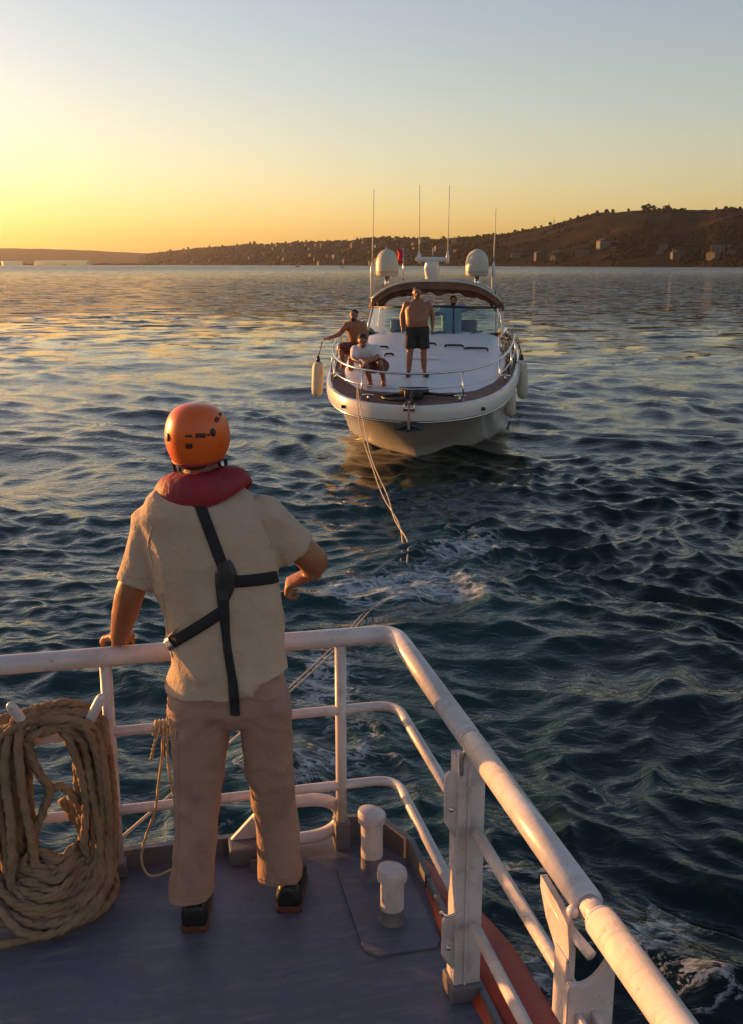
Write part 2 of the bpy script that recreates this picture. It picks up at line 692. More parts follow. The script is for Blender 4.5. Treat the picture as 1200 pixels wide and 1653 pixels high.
    da = np.gradient(np.where(az > math.pi * 10, az, az))
    sp = np.maximum(dr[:, None], rows[:, None] * np.abs(da)[None, :]).ravel()
    Z = np.zeros_like(X)
    DX = np.zeros_like(X)
    DY = np.zeros_like(X)
    g = np.random.default_rng(5)
    # domain warp so that no wave train stays regular
    wx = X + 0.9 * np.sin(0.21 * Y + 1.3) + 0.6 * np.sin(0.47 * X + 0.33 * Y) + 0.25 * np.sin(1.3 * Y - 0.7 * X + 2)
    wy = Y + 0.9 * np.sin(0.19 * X + 0.4) + 0.6 * np.sin(0.41 * Y - 0.29 * X + 1) + 0.25 * np.sin(1.1 * X + 0.9 * Y)
    # calmer, swirling water to port of the tow, choppier to starboard
    calm = 1 / (1 + np.exp((X - 0.5 + 0.05 * Y) * 0.9))
    calm *= np.exp(-np.clip(Y - 22, 0, None) / 30)
    near = sp < 4
    idx = np.nonzero(near)[0]
    lam = np.exp(np.linspace(math.log(0.16), math.log(6.0), 110))
    for i, L in enumerate(lam):
        th = R(-100) + g.normal() * R(46)
        k = 2 * math.pi / L
        slope = 0.060 if L < 0.85 else 0.060 * (0.85 / L) ** 1.1
        a = slope / k
        ph = g.uniform(0, 6.28)
        fade = np.clip((L / sp[idx] - 2.2) / 2.5, 0, 1)
        sel = idx[fade > 0]
        fd = fade[fade > 0]
        if L < 4:
            fd = fd * (1 - 0.40 * calm[sel] * (1 if L < 1.6 else 0.3))
        arg = k * (wx[sel] * math.cos(th) + wy[sel] * math.sin(th)) + ph
        s, c = np.sin(arg), np.cos(arg)
        Z[sel] += a * fd * s
        DX[sel] += a * fd * c * math.cos(th) * 0.9
        DY[sel] += a * fd * c * math.sin(th) * 0.9
    # ship wake and bow eddies
    foam = np.zeros_like(X)
    wake = np.zeros_like(X)

    def px_blob(x, y, rx, ry, amt, ang=0.0):
        P = ptz(x, y, 0)
        ex, ey = X - P.x, Y - P.y
        ca, sa = math.cos(ang), math.sin(ang)
        ex, ey = ex * ca + ey * sa, -ex * sa + ey * ca
        q = np.exp(-(ex / rx) ** 2 - (ey / ry) ** 2) * amt
        return q
    for a in ((650, 935, 1.0, 0.75, 0.52), (610, 950, 0.8, 0.4, 0.45), (715, 930, 0.6, 0.4, 0.40), (770, 862, 0.65, 0.9, 0.50, 0.5), (745, 885, 0.5, 0.5, 0.45),
              (770, 955, 0.3, 0.25, 0.38), (515, 1075, 0.5, 0.8, 0.42), (560, 1130, 0.7, 0.5, 0.34), (600, 1190, 0.5, 0.35, 0.44), (500, 1245, 0.6, 0.35, 0.46),
              (420, 1215, 0.5, 0.3, 0.32), (250, 1350, 0.5, 0.35, 0.40), (345, 1345, 0.3, 0.3, 0.42), (110, 1140, 0.8, 0.6, 0.28), (1035, 1500, 0.34, 0.32, 0.44), (1080, 1450, 0.22, 0.3, 0.34),
              (1150, 1600, 0.25, 0.2, 0.5), (870, 1390, 0.5, 0.3, 0.36), (930, 1300, 0.5, 0.2, 0.30), (960, 1270, 0.2, 0.1, 0.40), (860, 1600, 0.15, 0.25, 0.5), (1170, 692, 1.2, 0.4, 0.40), (700, 1400, 0.4, 0.3, 0.36),
              (590, 1050, 0.6, 0.6, 0.25), (480, 960, 1.2, 0.4, 0.26), (820, 1480, 0.4, 0.5, 0.22), (660, 890, 0.5, 0.5, 0.30), (1000, 1560, 0.5, 0.5, 0.18)):
        foam += px_blob(*a)
    foam = np.minimum(foam, 0.62)
    wake += px_blob(300, 850, 6.0, 7.0, 0.7) + px_blob(420, 1000, 3.0, 4.5, 0.9) + px_blob(600, 950, 1.4, 1.8, 0.6) + px_blob(300, 1300, 2.0, 1.6, 0.8)
    wake = np.clip(wake, 0, 1)
    Z += foam * 0.10 * np.sin(3.1 * X + 1.7 * np.sin(2.3 * Y)) * np.sin(2.7 * Y + 1.2 * np.sin(1.9 * X))
    co = np.stack([X + DX, Y + DY, Z - 0.02], 1).astype(np.float32)
    me = bpy.data.meshes.new('sea')
    I = np.arange(nr * na, dtype=np.int32).reshape(nr, na)
    a = I[:-1, :]
    bq = np.roll(I, -1, axis=1)[:-1, :]
    c = np.roll(I, -1, axis=1)[1:, :]
    d = I[1:, :]
    quads = np.stack([a, bq, c, d], -1).reshape(-1, 4)
    nq = len(quads)
    me.vertices.add(nr * na)
    me.vertices.foreach_set('co', co.ravel())
    me.loops.add(nq * 4)
    me.loops.foreach_set('vertex_index', quads.ravel().astype(np.int32))
    me.polygons.add(nq)
    me.polygons.foreach_set('loop_start', np.arange(0, nq * 4, 4, dtype=np.int32))
    me.polygons.foreach_set('loop_total', np.full(nq, 4, dtype=np.int32))
    me.polygons.foreach_set('use_smooth', np.ones(nq, dtype=bool))
    me.update(calc_edges=True)
    for nm, arr in (('foam', foam), ('wake', wake)):
        at = me.attributes.new(nm, 'FLOAT', 'POINT')
        at.data.foreach_set('value', arr.astype(np.float32))
    me.materials.append(m)
    o = link('sea', me)
    o['kind'] = 'structure'
    print('sea', nr, na)


build_sea()


# ------------------------------------------------------------------ far shore
def build_shore():
    ridge = [(225, 413), (250, 409), (290, 405), (330, 401), (370, 399), (410, 395), (440, 396), (480, 392), (520, 392), (560, 390), (600, 386), (640, 386), (700, 387), (760, 385),
             (800, 381), (840, 376), (880, 368), (920, 358), (960, 350), (1000, 347), (1040, 344), (1080, 345), (1120, 346), (1160, 345), (1200, 345), (1300, 350), (1500, 366), (1800, 400)]
    sh = [(225, 5200), (300, 4300), (400, 3400), (600, 2400), (800, 1750), (1000, 1450), (1200, 1300), (1500, 1150), (1800, 1000)]
    xs = np.arange(225, 1800, 3.0)
    ry = np.interp(xs, [p[0] for p in ridge], [p[1] for p in ridge])
    sd_ = np.exp(np.interp(xs, [p[0] for p in sh], np.log([p[1] for p in sh])))
    nrow = 44
    V, F = [], []
    surf = {}
    for i, x in enumerate(xs):
        d = ray(x, 426.5)
        hd = Vector((d.x, d.y, 0)).normalized()
        D0 = sd_[i] + 25 * noise.noise(Vector((x * 0.02, 3, 0)))
        D1 = D0 * 1.42
        hr = CAM_H + (426.5 - ry[i]) / 1697.0 * D1 * (1 + 0.02 * noise.noise(Vector((x * 0.06, 0, 0))))
        for j in range(nrow):
            t = j / (nrow - 1) * 1.35
            D = D0 + (D1 - D0) * t
            if t <= 1:
                h = hr * (0.06 * min(1, t * 25) + 0.94 * (0.55 * t + 0.45 * (3 * t * t - 2 * t ** 3)))
            else:
                h = hr * (1 - 0.9 * ((t - 1) / 0.35) ** 1.5)
            P = hd * D
            if 0.05 < t < 0.97:
                h += hr * 0.10 * noise.fractal(Vector((P.x / 170, P.y / 170, 1)), 1.0, 2.0, 4) * math.sin(math.pi * t)
            if j == 0:
                h = -2
            V.append(Vector((P.x, P.y, h)))
    n = nrow
    for i in range(len(xs) - 1):
        for j in range(nrow - 1):
            F.append((i * n + j, (i + 1) * n + j, (i + 1) * n + j + 1, i * n + j + 1))
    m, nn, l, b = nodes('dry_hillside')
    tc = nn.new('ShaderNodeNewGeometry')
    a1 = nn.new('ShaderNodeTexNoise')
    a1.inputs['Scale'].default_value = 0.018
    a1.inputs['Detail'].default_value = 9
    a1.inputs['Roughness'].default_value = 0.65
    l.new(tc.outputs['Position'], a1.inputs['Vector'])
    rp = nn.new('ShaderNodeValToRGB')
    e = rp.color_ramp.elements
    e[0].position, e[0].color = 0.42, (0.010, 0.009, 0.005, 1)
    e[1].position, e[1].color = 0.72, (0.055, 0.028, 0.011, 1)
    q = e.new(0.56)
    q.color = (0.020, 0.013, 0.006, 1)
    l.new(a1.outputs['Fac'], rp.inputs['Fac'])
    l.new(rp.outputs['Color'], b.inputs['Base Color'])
    b.inputs['Roughness'].default_value = 0.95
    b.inputs['Specular IOR Level'].default_value = 0.03
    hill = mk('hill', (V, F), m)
    hill['kind'] = 'structure'
    grid = np.array([[v.x, v.y, v.z] for v in V]).reshape(len(xs), nrow, 3)

    def at(px, t):
        i = (px - 225) / 3.0
        i0 = int(min(max(i, 0), len(xs) - 2))
        j = t / 1.35 * (nrow - 1)
        j0 = int(min(max(j, 0), nrow - 2))
        fi, fj = i - i0, j - j0
        p = grid[i0, j0] * (1 - fi) * (1 - fj) + grid[i0 + 1, j0] * fi * (1 - fj) + grid[i0, j0 + 1] * (1 - fi) * fj + grid[i0 + 1, j0 + 1] * fi * fj
        return Vector(p)

    # far headland and the low spit on the left
    V, F = [], []
    fr = [(-900, 415), (-600, 404), (-300, 400), (0, 403), (60, 403), (120, 405), (180, 407), (240, 410), (300, 415), (360, 422)]
    xs2 = np.arange(-900, 361, 10.0)
    ry2 = np.interp(xs2, [p[0] for p in fr], [p[1] for p in fr])
    for i, x in enumerate(xs2):
        d = ray(x, 426.5)
        hd = Vector((d.x, d.y, 0)).normalized()
        for t, k in ((0, 0), (0.15, .25), (0.5, .6), (0.8, .88), (1, 1), (1.3, .3)):
            D = 8200 + 1500 * t
            hh = (CAM_H + (426.5 - ry2[i]) / 1697 * 9700) * k * (1 + 0.05 * noise.noise(Vector((x * .03, k * 3, 0)))) - (3 if t == 0 else 0)
            V.append(Vector((hd.x * D, hd.y * D, hh)))
    for i in range(len(xs2) - 1):
        for j in range(5):
            F.append((i * 6 + j, (i + 1) * 6 + j, (i + 1) * 6 + j + 1, i * 6 + j + 1))
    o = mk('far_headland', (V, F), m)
    o['kind'] = 'structure'
    V, F = [], []
    xs3 = np.arange(-300, 262, 6.0)
    for i, x in enumerate(xs3):
        d = ray(x, 426.5)
        hd = Vector((d.x, d.y, 0)).normalized()
        top = 6 + 4 * noise.noise(Vector((x * 0.05, 7, 0))) + 3 * noise.noise(Vector((x * 0.2, 9, 0)))
        for D, hh in ((4300, -2), (4310, 2.5), (4360, top), (4500, top * .9), (4600, -2)):
            V.append(Vector((hd.x * D, hd.y * D, hh)))
    for i in range(len(xs3) - 1):
        for j in range(4):
            F.append((i * 5 + j, (i + 1) * 5 + j, (i + 1) * 5 + j + 1, i * 5 + j + 1))
    o = mk('low_spit', (V, F), m)
    o['kind'] = 'structure'

    # houses of the village on the slope
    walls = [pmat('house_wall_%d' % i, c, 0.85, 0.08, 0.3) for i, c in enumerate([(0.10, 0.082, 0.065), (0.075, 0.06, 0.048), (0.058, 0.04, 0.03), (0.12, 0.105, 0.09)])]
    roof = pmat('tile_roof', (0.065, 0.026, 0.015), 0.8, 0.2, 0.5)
    pane = pmat('dark_pane', (0.03, 0.03, 0.035), 0.2, 0.2, 0.5)
    rr = random.Random(3)
    base = {}

    def house_meshes(kind):
        w, d, h = [(11, 9, 6.5), (15, 10, 8.5), (9, 8, 4.5)][kind]
        wall = box(-w / 2, w / 2, -d / 2, d / 2, -4, h)
        ov = 0.5
        rf = prism([(-w / 2 - ov, h - .1), (w / 2 + ov, h - .1), (w / 2 + ov, h + .3), (0, h + w * .2), (-w / 2 - ov, h + .3)], -d / 2 - ov, d / 2 + ov)
        wins = []
        for s in range(max(1, int(h // 3))):
            for k in range(3):
                xw = (k - 1) * w * .3
                wins.append(box(xw - .7, xw + .7, -d / 2 - .06, -d / 2 + .1, s * 3 + .9, s * 3 + 2.4))
        return wall, rf, wins
    protos = []
    for kind in range(3):
        wall, rf, wins = house_meshes(kind)
        mw = bpy.data.meshes.new('wall')
        mw.from_pydata([tuple(p) for p in wall[0]], [], wall[1])
        mr = bpy.data.meshes.new('roof')
        mr.from_pydata([tuple(p) for p in rf[0]], [], rf[1])
        mr.materials.append(roof)
        mwin = []
        for wv in wins:
            q = bpy.data.meshes.new('window')
            q.from_pydata([tuple(p) for p in wv[0]], [], wv[1])
            q.materials.append(pane)
            mwin.append(q)
        wm = []
        for wmat in walls:
            c = mw.copy()
            c.materials.append(wmat)
            wm.append(c)
        protos.append((wm, mr, mwin))
    spots = []
    tries = 0
    while len(spots) < 120 and tries < 4000:
        tries += 1
        px = rr.triangular(262, 800, 470)
        t = rr.uniform(0.04, 0.9) ** 1.3
        if any(abs(px - a) < 5 and abs(t - c) < 0.07 for a, c in spots):
            continue
        spots.append((px, t))
    spots += [(rr.uniform(800, 1190), rr.uniform(0.03, 0.32)) for _ in range(16)] + [(617, 0.93), (628, 0.95), (640, 0.94), (1070, .985)]
    WH = ['cream', 'tan', 'brown', 'pale grey']
    spots.sort(key=lambda q_: q_[0])
    nv = sum(1 for q_ in spots if q_[0] < 800)
    for k, (px, t) in enumerate(spots):
        kind, wc = rr.randrange(3), rr.randrange(4)
        P = at(px, t)
        n_ = k + 1 if px < 800 else k + 1 - nv
        sfx = 'th' if 10 <= n_ % 100 <= 20 else {1: 'st', 2: 'nd', 3: 'rd'}.get(n_ % 10, 'th')
        where = 'in the shore village' if px < 800 else 'below the dry hill'
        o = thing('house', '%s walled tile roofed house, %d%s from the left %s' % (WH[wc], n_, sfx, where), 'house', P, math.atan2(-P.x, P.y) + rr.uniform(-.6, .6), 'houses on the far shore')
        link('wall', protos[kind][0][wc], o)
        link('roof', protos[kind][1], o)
        if px > 560 and t < .5:
            for q in protos[kind][2]:
                link('window', q, o)
        o.scale = [rr.uniform(.85, 1.25)] * 3

    # trees: individual ones on the skyline, scrub and groves as one mass
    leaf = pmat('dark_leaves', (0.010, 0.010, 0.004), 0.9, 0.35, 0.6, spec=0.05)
    bark = pmat('bark', (0.08, 0.055, 0.035), 0.9, 0.2, 1)

    def crown_geo(seed, r, h, tall):
        g = random.Random(seed)
        V, F = [], []
        for k in range(70):
            a = g.uniform(0, 6.28)
            zz = g.random()
            prof = math.sin(math.pi * min(1, .12 + zz * .9)) ** .7 if not tall else (1 - zz) ** .6 * (.4 + .6 * min(1, zz * 6))
            q = r * prof * math.sqrt(g.random())
            c = Vector((q * math.cos(a), q * math.sin(a), h * (.22 + .78 * zz)))
            s = r * g.uniform(.22, .42) * (0.6 if tall else 1)
            pts = [c + Vector((g.gauss(0, 1), g.gauss(0, 1), g.gauss(0, 1))).normalized() * s for _ in range(5)]
            n0 = len(V)
            V += pts
            F += [(n0, n0 + 1, n0 + 2), (n0, n0 + 3, n0 + 1), (n0 + 2, n0 + 1, n0 + 4), (n0 + 3, n0 + 4, n0 + 1)]
        return V, F
    tm = []
    for s in range(5):
        tall = s >= 3
        g = crown_geo(s, 2.2 if tall else 4.5, 11 if tall else 7.5, tall)
        me = bpy.data.meshes.new('crown')
        me.from_pydata([tuple(p) for p in g[0]], [], g[1])
        me.materials.append(leaf)
        tr = tube([(0, 0, -1.5), (0.1, 0, 1.5), (0.2, .1, 4.5)], [.35, .28, .12], 7)
        mt = bpy.data.meshes.new('trunk')
        mt.from_pydata([tuple(p) for p in tr[0]], [], tr[1])
        mt.materials.append(bark)
        tm.append((me, mt, tall))
    sky = [(892, .99, 3, 1.2), (886, .99, 0, .9), (960, 1, 1, .9), (975, 1, 0, 1.0), (985, .99, 2, .9), (1010, .99, 1, .7), (1042, .99, 2, 1.3), (1034, .99, 0, 1.1), (1050, .99, 1, 1.0), (1074, .99, 4, 1.0),
           (830, .99, 0, .9), (842, .99, 1, .8), (862, .99, 2, .8), (872, .99, 1, .6), (918, .99, 0, .6), (930, .99, 1, .7), (945, .99, 2, .6), (1100, .99, 2, .5), (1165, .99, 0, .7), (1150, .99, 1, .5),
           (645, .98, 3, .9), (652, .98, 4, 1.0), (620, .98, 0, 1.0), (604, .98, 1, .9), (577, .98, 2, .9), (560, .98, 0, .8), (530, .98, 1, 1.0), (515, .98, 2, .9), (495, .98, 0, 1.1), (482, .98, 1, 1.0), (462, .97, 2, 1.1),
           (440, .97, 0, 1.2), (412, .97, 1, 1.6), (405, .97, 2, 1.4), (384, .97, 0, 1.2), (360, .97, 1, 1.2), (340, .97, 2, 1.3), (305, .97, 0, 1.8), (298, .97, 1, 1.4), (276, .97, 2, 1.6), (668, .98, 1, .8), (690, .98, 2, .8), (715, .98, 0, .9), (740, .98, 1, .8), (770, .98, 2, .8), (796, .98, 0, .8)]
    sky.sort(key=lambda q_: q_[0])
    nt = sum(1 for q_ in sky if q_[0] <= 800)
    for k, (px, t, s, sc) in enumerate(sky):
        P = at(px, t)
        n_ = k + 1 if px <= 800 else k + 1 - nt
        sfx = 'th' if 10 <= n_ % 100 <= 20 else {1: 'st', 2: 'nd', 3: 'rd'}.get(n_ % 10, 'th')
        kind = 'slim dark cypress' if tm[s][2] else 'round dark tree'
        near = 'on the skyline of the dry hill' if px > 800 else 'on the skyline above the shore village'
        o = thing('cypress_tree' if tm[s][2] else 'hill_tree', '%s, %d%s from the left %s' % (kind, n_, sfx, near), 'tree', P - Vector((0, 0, .5)), rr.uniform(0, 6), 'trees on the far ridge')
        link('crown', tm[s][0], o)
        link('trunk', tm[s][1], o)
        o.scale = (sc, sc, sc)
    V, F = [], []
    g = random.Random(8)
    for k in range(14000):
        px = g.uniform(235, 1290)
        t = g.random() ** 0.9
        P = at(px, t * .99 + .01)
        dens = noise.fractal(Vector((P.x / 120, P.y / 120, 4)), 1, 2, 3)
        if dens < (-0.25 if px < 820 else -0.05) + (0.22 if (px > 820 and t > .6) else 0):
            continue
        s = g.uniform(1.2, 4.2) * (1.1 if px < 800 else .75)
        c = P + Vector((0, 0, s * .5))
        n0 = len(V)
        for a, z in ((0, -.6), (1.26, -.5), (2.5, -.6), (3.77, -.5), (5.0, -.6)):
            q = s * g.uniform(.7, 1.25)
            V.append(c + Vector((math.cos(a) * q, math.sin(a) * q, z * s)))
        for a, z in ((.5, .45), (2.6, .6), (4.4, .5)):
            q = s * g.uniform(.4, .8)
            V.append(c + Vector((math.cos(a) * q, math.sin(a) * q, z * s * g.uniform(.7, 1.6))))
        for q in ((0, 1, 5), (1, 2, 6), (1, 6, 5), (2, 3, 6), (3, 4, 7), (3, 7, 6), (4, 0, 7), (0, 5, 7), (5, 6, 7)):
            F.append(tuple(i + n0 for i in q))
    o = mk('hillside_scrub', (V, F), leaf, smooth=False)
    tag(o, 'dark scrub and groves covering the far hillside', 'scrub', kind='stuff')

    # sunlit sheds on the spit
    shed_wall = pmat('shed_wall', (0.90, 0.76, 0.42), 0.36, 0.05, 0.2, metal=0.7)
    for px0, px1, hh, lab in ((64, 138, 16, 'long low harbour shed glowing gold on the left spit'), (14, 27, 14, 'small gold lit harbour shed at the left frame edge')):
        a = ray(px0, 426.5)
        c = ray(px1, 426.5)
        A = Vector((a.x, a.y, 0)).normalized() * 3900
        B = Vector((c.x, c.y, 0)).normalized() * 3940
        mid = (A + B) / 2
        w = (B - A).length * 1.4
        o = thing('harbour_shed', lab, 'shed', (mid.x, mid.y, 0), math.atan2(B.y - A.y, B.x - A.x) - R(51), 'sheds on the spit')
        mk('wall', box(-w / 2, w / 2, -14, 14, -2, hh * .8), shed_wall, o, False)
        mk('roof', prism([(-15, hh * .8), (15, hh * .8), (0, hh)], -w / 2 - 1, w / 2 + 1), shed_wall, o, False).rotation_euler = (0, 0, R(90))
    # small boats and a buoy far out
    hullm = pmat('far_boat_hull', (0.10, 0.09, 0.09), 0.6, 0.2, 1)
    for k, (px, y, L, lab) in enumerate(((330, 428.6, 9, 'tiny dark motorboat far out before the village'), (480, 431.2, 6, 'tiny open boat far out left of the yacht'), (228, 428.0, 12, 'dark fishing boat near the left headland'),
                                         (552, 431.5, 5, 'tiny dark boat far out beside the yacht antennas'), (105, 428.2, 14, 'dark workboat in front of the gold lit shed'))):
        P = ptz(px, y, 0)
        o = thing('distant_boat', lab, 'boat', P, rr.uniform(-.3, .3), 'small boats far out')
        ring = []
        for s, hw in ((-.5, .12), (-.3, .16), (0, .18), (.3, .13), (.5, .01)):
            x = s * L
            w = hw * L
            z = L * .11 + max(0, s) * L * .08
            ring.append([(x, -w, z), (x, -w * .7, -.3), (x, w * .7, -.3), (x, w, z)])
        mk('hull', loft(ring), hullm, o, False)
        mk('cabin', box(-.2 * L, .1 * L, -.1 * L, .1 * L, L * .09, L * .26, L * .01), hullm, o, False)
        mk('mast', tube([(0, 0, L * .2), (0, 0, L * .5)], L * .01, 6), hullm, o)
    return at


shore_at = build_shore()


# ------------------------------------------------------------------ rescue ship
ship = thing('rescue_ship', 'rescue ship afterdeck with grey deck and white pipe railings in the foreground', 'ship', (0, 0, 1.1), TH)
SX, SY, RH = 0.93, 3.65, 0.90


def ring_pipe(P, r, seg=16):
    return tube(P, r, seg)


def corner(P0, P1, P2, rad, n=7):
    """pipe bend at P1"""
    a = (P0 - P1).normalized()
    c = (P2 - P1).normalized()
    A, B = P1 + a * rad, P1 + c * rad
    out = []
    for k in range(n + 1):
        t = k / n
        out.append(A * (1 - t) ** 2 + P1 * 2 * t * (1 - t) + B * t * t)
    return out


V3 = Vector
# deck plate with a rounded after corner
dp = []
for x, y in ((-5.0, -3.0), (1.0, -3.0), (1.0, 3.5), (0.9, 3.68), (0.72, 3.74), (-5.0, 3.74)):
    dp.append((x, y))
mk('deck', fix(loft([[(x, y, -0.03) for x, y in dp], [(x, y, 0.0) for x, y in dp]])), M['deck'], ship, False)
# hull under it
hr = []
for z, ix, iy in ((-0.031, 0.0, 0.0), (-0.5, 0.02, 0.05), (-1.2, 0.12, 0.25), (-1.6, 0.25, 0.45)):
    hr.append([(-5.0, -3.0, z), (1.0 - ix, -3.0, z), (1.0 - ix, 3.5 - iy, z), (0.9 - ix, 3.68 - iy, z), (0.72 - ix, 3.74 - iy, z), (-5.0, 3.74 - iy, z)])
mk('hull', fix(loft(hr)), M['sponson'], ship, False)
# orange-red sponson along the side
P = [V3((1.0, 3.52, -.02)), V3((1.03, 3.2, -.05)), V3((1.06, 2.7, -.07)), V3((1.09, 2.0, -.09)), V3((1.1, 1.0, -.1)), V3((1.1, -3, -.1))]
q = smooth_path(P, 6)
rad = [0.02 + 0.12 * min(1, k / 10) for k in range(len(q))]
mk('sponson', tube(q, rad, 16), M['sponson'], ship)
# coamings
mk('stern_coaming', fix(loft([[(0.42, 3.70, 0), (0.42, 3.73, 0), (0.42, 3.73, .07), (0.42, 3.70, .07)], [(-5, 3.70, 0), (-5, 3.73, 0), (-5, 3.73, .07), (-5, 3.70, .07)]])), M['coaming'], ship, False)
sc = [(0.745, 3.70), (0.80, 3.69), (0.875, 3.645), (0.955, 3.49), (0.965, 3.30)]
hh = [.10, .10, .10, .09, .06]
rg = []
for (x, y), h in zip(sc, hh):
    ox = 0.0 if x < .8 else .022
    oy = .022 if x < .9 else .005
    rg.append([(x, y, 0), (x + ox, y + oy, 0), (x + ox, y + oy, h), (x, y, h)])
mk('corner_coaming', fix(loft(rg)), M['coaming'], ship, False)
mk('side_coaming', box(.968, .988, -3, 3.29, 0, .05, .004), M['coaming'], ship, False)

# railings
rail = mk('top_rail', ring_pipe([V3((-5, SY, RH)), V3((-2, SY, RH))] + corner(V3((-1, SY, RH)), V3((SX, SY, RH)), V3((SX, 1, RH)), .09) + [V3((SX, 2.72, RH))], .036, 20), M['paint'], ship)
mk('rail_joint', tube([(SX, 2.728, RH), (SX, 2.70, RH)], .034, 20), M['paint_flat'], ship)
mk('gate_rail', ring_pipe([V3((SX, 2.692, RH)), V3((SX, 2.2, RH)), V3((SX, 1.868, RH))], .036, 20), M['paint'], ship)
# spigot and end sleeve of the gate
mk('gate_spigot', tube([(SX, 1.867, RH), (SX, 1.79, RH)], .026, 16), M['paint_flat'], ship)
mk('fore_rail', join(tube([(SX, 1.812, RH), (SX, 1.80, RH)], [.034, .038], 20), tube([(SX, 1.80, RH), (SX, 1.2, RH), (SX, -2.5, RH)], .038, 20)), M['paint'], ship)
for h, r in ((.60, .019), (.275, .019)):
    mk('lower_rail', tube([V3((-5, SY, h)), V3((-2, SY, h))] + corner(V3((-1, SY, h)), V3((SX + .01, SY, h)), V3((SX + .01, 1, h)), .10) + [V3((SX + .01, 2.79, h))], r, 14), M['paint'], ship)
    mk('gate_lower_rail', tube([V3((SX + .012, 2.655, h + .01)), V3((SX + .012, 1.3, h + .01))], .019, 14), M['paint'], ship)
for x in (-1.95, -1.05, -0.165, 0.715):
    mk('rail_post', join(tube([(x, SY, .05 if x > .5 else -.002), (x, SY, RH - .02)], .0225, 16)), M['paint'], ship)
    mk('post_foot', join(box(x - .03, x + .03, SY - .03, SY + .048, 0, .055 if x < .5 else .12, .006)), M['coaming'], ship, False)

# gate post: a channel with hinge lugs
gy = 2.70
mk('gate_post', join(box(SX - .042, SX + .045, gy - .012, gy + .012, .02, RH - .03, .004), box(SX - .042, SX - .022, gy + .012, gy + .07, .02, RH - .06, .004), box(SX + .025, SX + .045, gy + .012, gy + .06, .02, RH - .05, .004)), M['paint_flat'], ship, False)
mk('gate_post_rib', box(SX - .012, SX - .004, gy - .018, gy - .0125, .05, RH - .08, .002), M['paint_flat'], ship, False)
mk('post_foot', box(SX - .055, SX + .05, gy - .03, gy + .075, 0, .06, .006), M['coaming'], ship, False)
for z0, z1 in ((.60, .80), (.13, .30)):
    mk('hinge_lug', prism([(SX - .078, z0 + .03), (SX - .06, z0), (SX - .036, z0 - .03), (SX - .036, z1), (SX - .07, z1), (SX - .078, z1 - .015)], gy + .0, gy + .02, .003), M['paint_flat'], ship, False)
    mk('hinge_bolt', tube([(SX - .06, gy - .01, (z0 + z1) / 2 - .02), (SX - .06, gy + .03, (z0 + z1) / 2 - .02)], .007, 8), M['steel'], ship)
mk('hinge_pin', tube(smooth_path([(SX - .035, gy - .02, .80), (SX - .035, gy - .022, .86), (SX - .02, gy - .03, .895), (SX, gy - .03, .92)], 5), .006, 8), M['steel'], ship)
mk('hinge_ring', tube([V3((SX - .06, gy - .005, .33)) + V3((.028 * math.cos(a), 0, .02 * math.sin(a))) for a in np.linspace(math.pi, 2 * math.pi, 10)], .005, 8), M['steel'], ship)

# latch post with a curved saddle
ly = 1.83
sad = [(SX - .062, .02), (SX - .062, .72)]
for k in range(9):
    a = k / 8
    sad.append((SX - .055 + .10 * a, .735 - .03 * math.sin(a * math.pi * .55) + .10 * a ** 2.2))
sad += [(SX + .052, .84), (SX + .052, .02)]
mk('latch_post', prism(sad, ly - .012, ly + .010, .003), M['paint_flat'], ship, False)
mk('latch_channel', join(box(SX - .04, SX - .028, ly - .05, ly - .0125, .02, .66, .003), box(SX - .002, SX + .012, ly - .05, ly - .0125, .02, .66, .003)), M['paint_flat'], ship, False)
arm = []
for y, z0, z1 in ((2.02, .855, .885), (1.98, .80, .88), (1.92, .76, .875), (1.86, .74, .86), (1.845, .70, .80)):
    arm.append([(SX - .052, y, z0), (SX - .036, y, z0), (SX - .036, y, z1), (SX - .052, y, z1)])
mk('latch_arm', fix(loft(arm)), M['paint_flat'], ship, False)
mk('latch_tube', tube([(SX - .045, 1.99, .85), (SX - .04, 1.9, .835), (SX - .02, 1.80, .82)], .013, 10), M['paint'], ship)
mk('latch_knob', ball((SX - .035, 1.87, .885), .016, 10, 8), M['paint'], ship)
mk('latch_plate', box(SX - .058, SX - .046, 1.845, 1.91, .60, .78, .004), M['paint_flat'], ship, False)

# bollards on their doubler plate
plate = [(.66, 2.99), (.70, 2.95), (.91, 2.95), (.93, 2.98), (.93, 3.50), (.90, 3.54), (.70, 3.54), (.66, 3.50)]
mk('bollard_plate', fix(loft([[(x, y, .001) for x, y in plate], [(x, y, .009) for x, y in plate]])), M['deck'], ship, False)
for bx_, by_, bh in ((.785, 3.41, .285), (.795, 3.13, .215)):
    b = mk('bollard', fix(join(tube([(bx_, by_, .06 if bh < .25 else .10), (bx_, by_, bh - .045)], .042, 24))), M['paint_flat'], ship, True, 40)
    mk('bollard_base', fix(tube([(bx_, by_, .009), (bx_, by_, .02), (bx_, by_, .06 if bh < .25 else .10)], [.05, .043, .0415], 24)), M['deck'] if bh > .25 else M['coaming'], b, True, 40)
    cap = []
    for dz, rr_ in ((-.045, .042), (-.040, .053), (-.012, .054), (0.0, .050), (.006, .036), (.008, .002)):
        cap.append([(bx_ + rr_ * math.cos(a), by_ + rr_ * math.sin(a), bh + dz - (.16 * rr_ * math.cos(a) if dz > -.03 else 0)) for a in np.linspace(0, 2 * math.pi, 24, endpoint=False)])
    mk('bollard_cap', fix(loft(cap)), M['paint_flat'], b, True, 50)

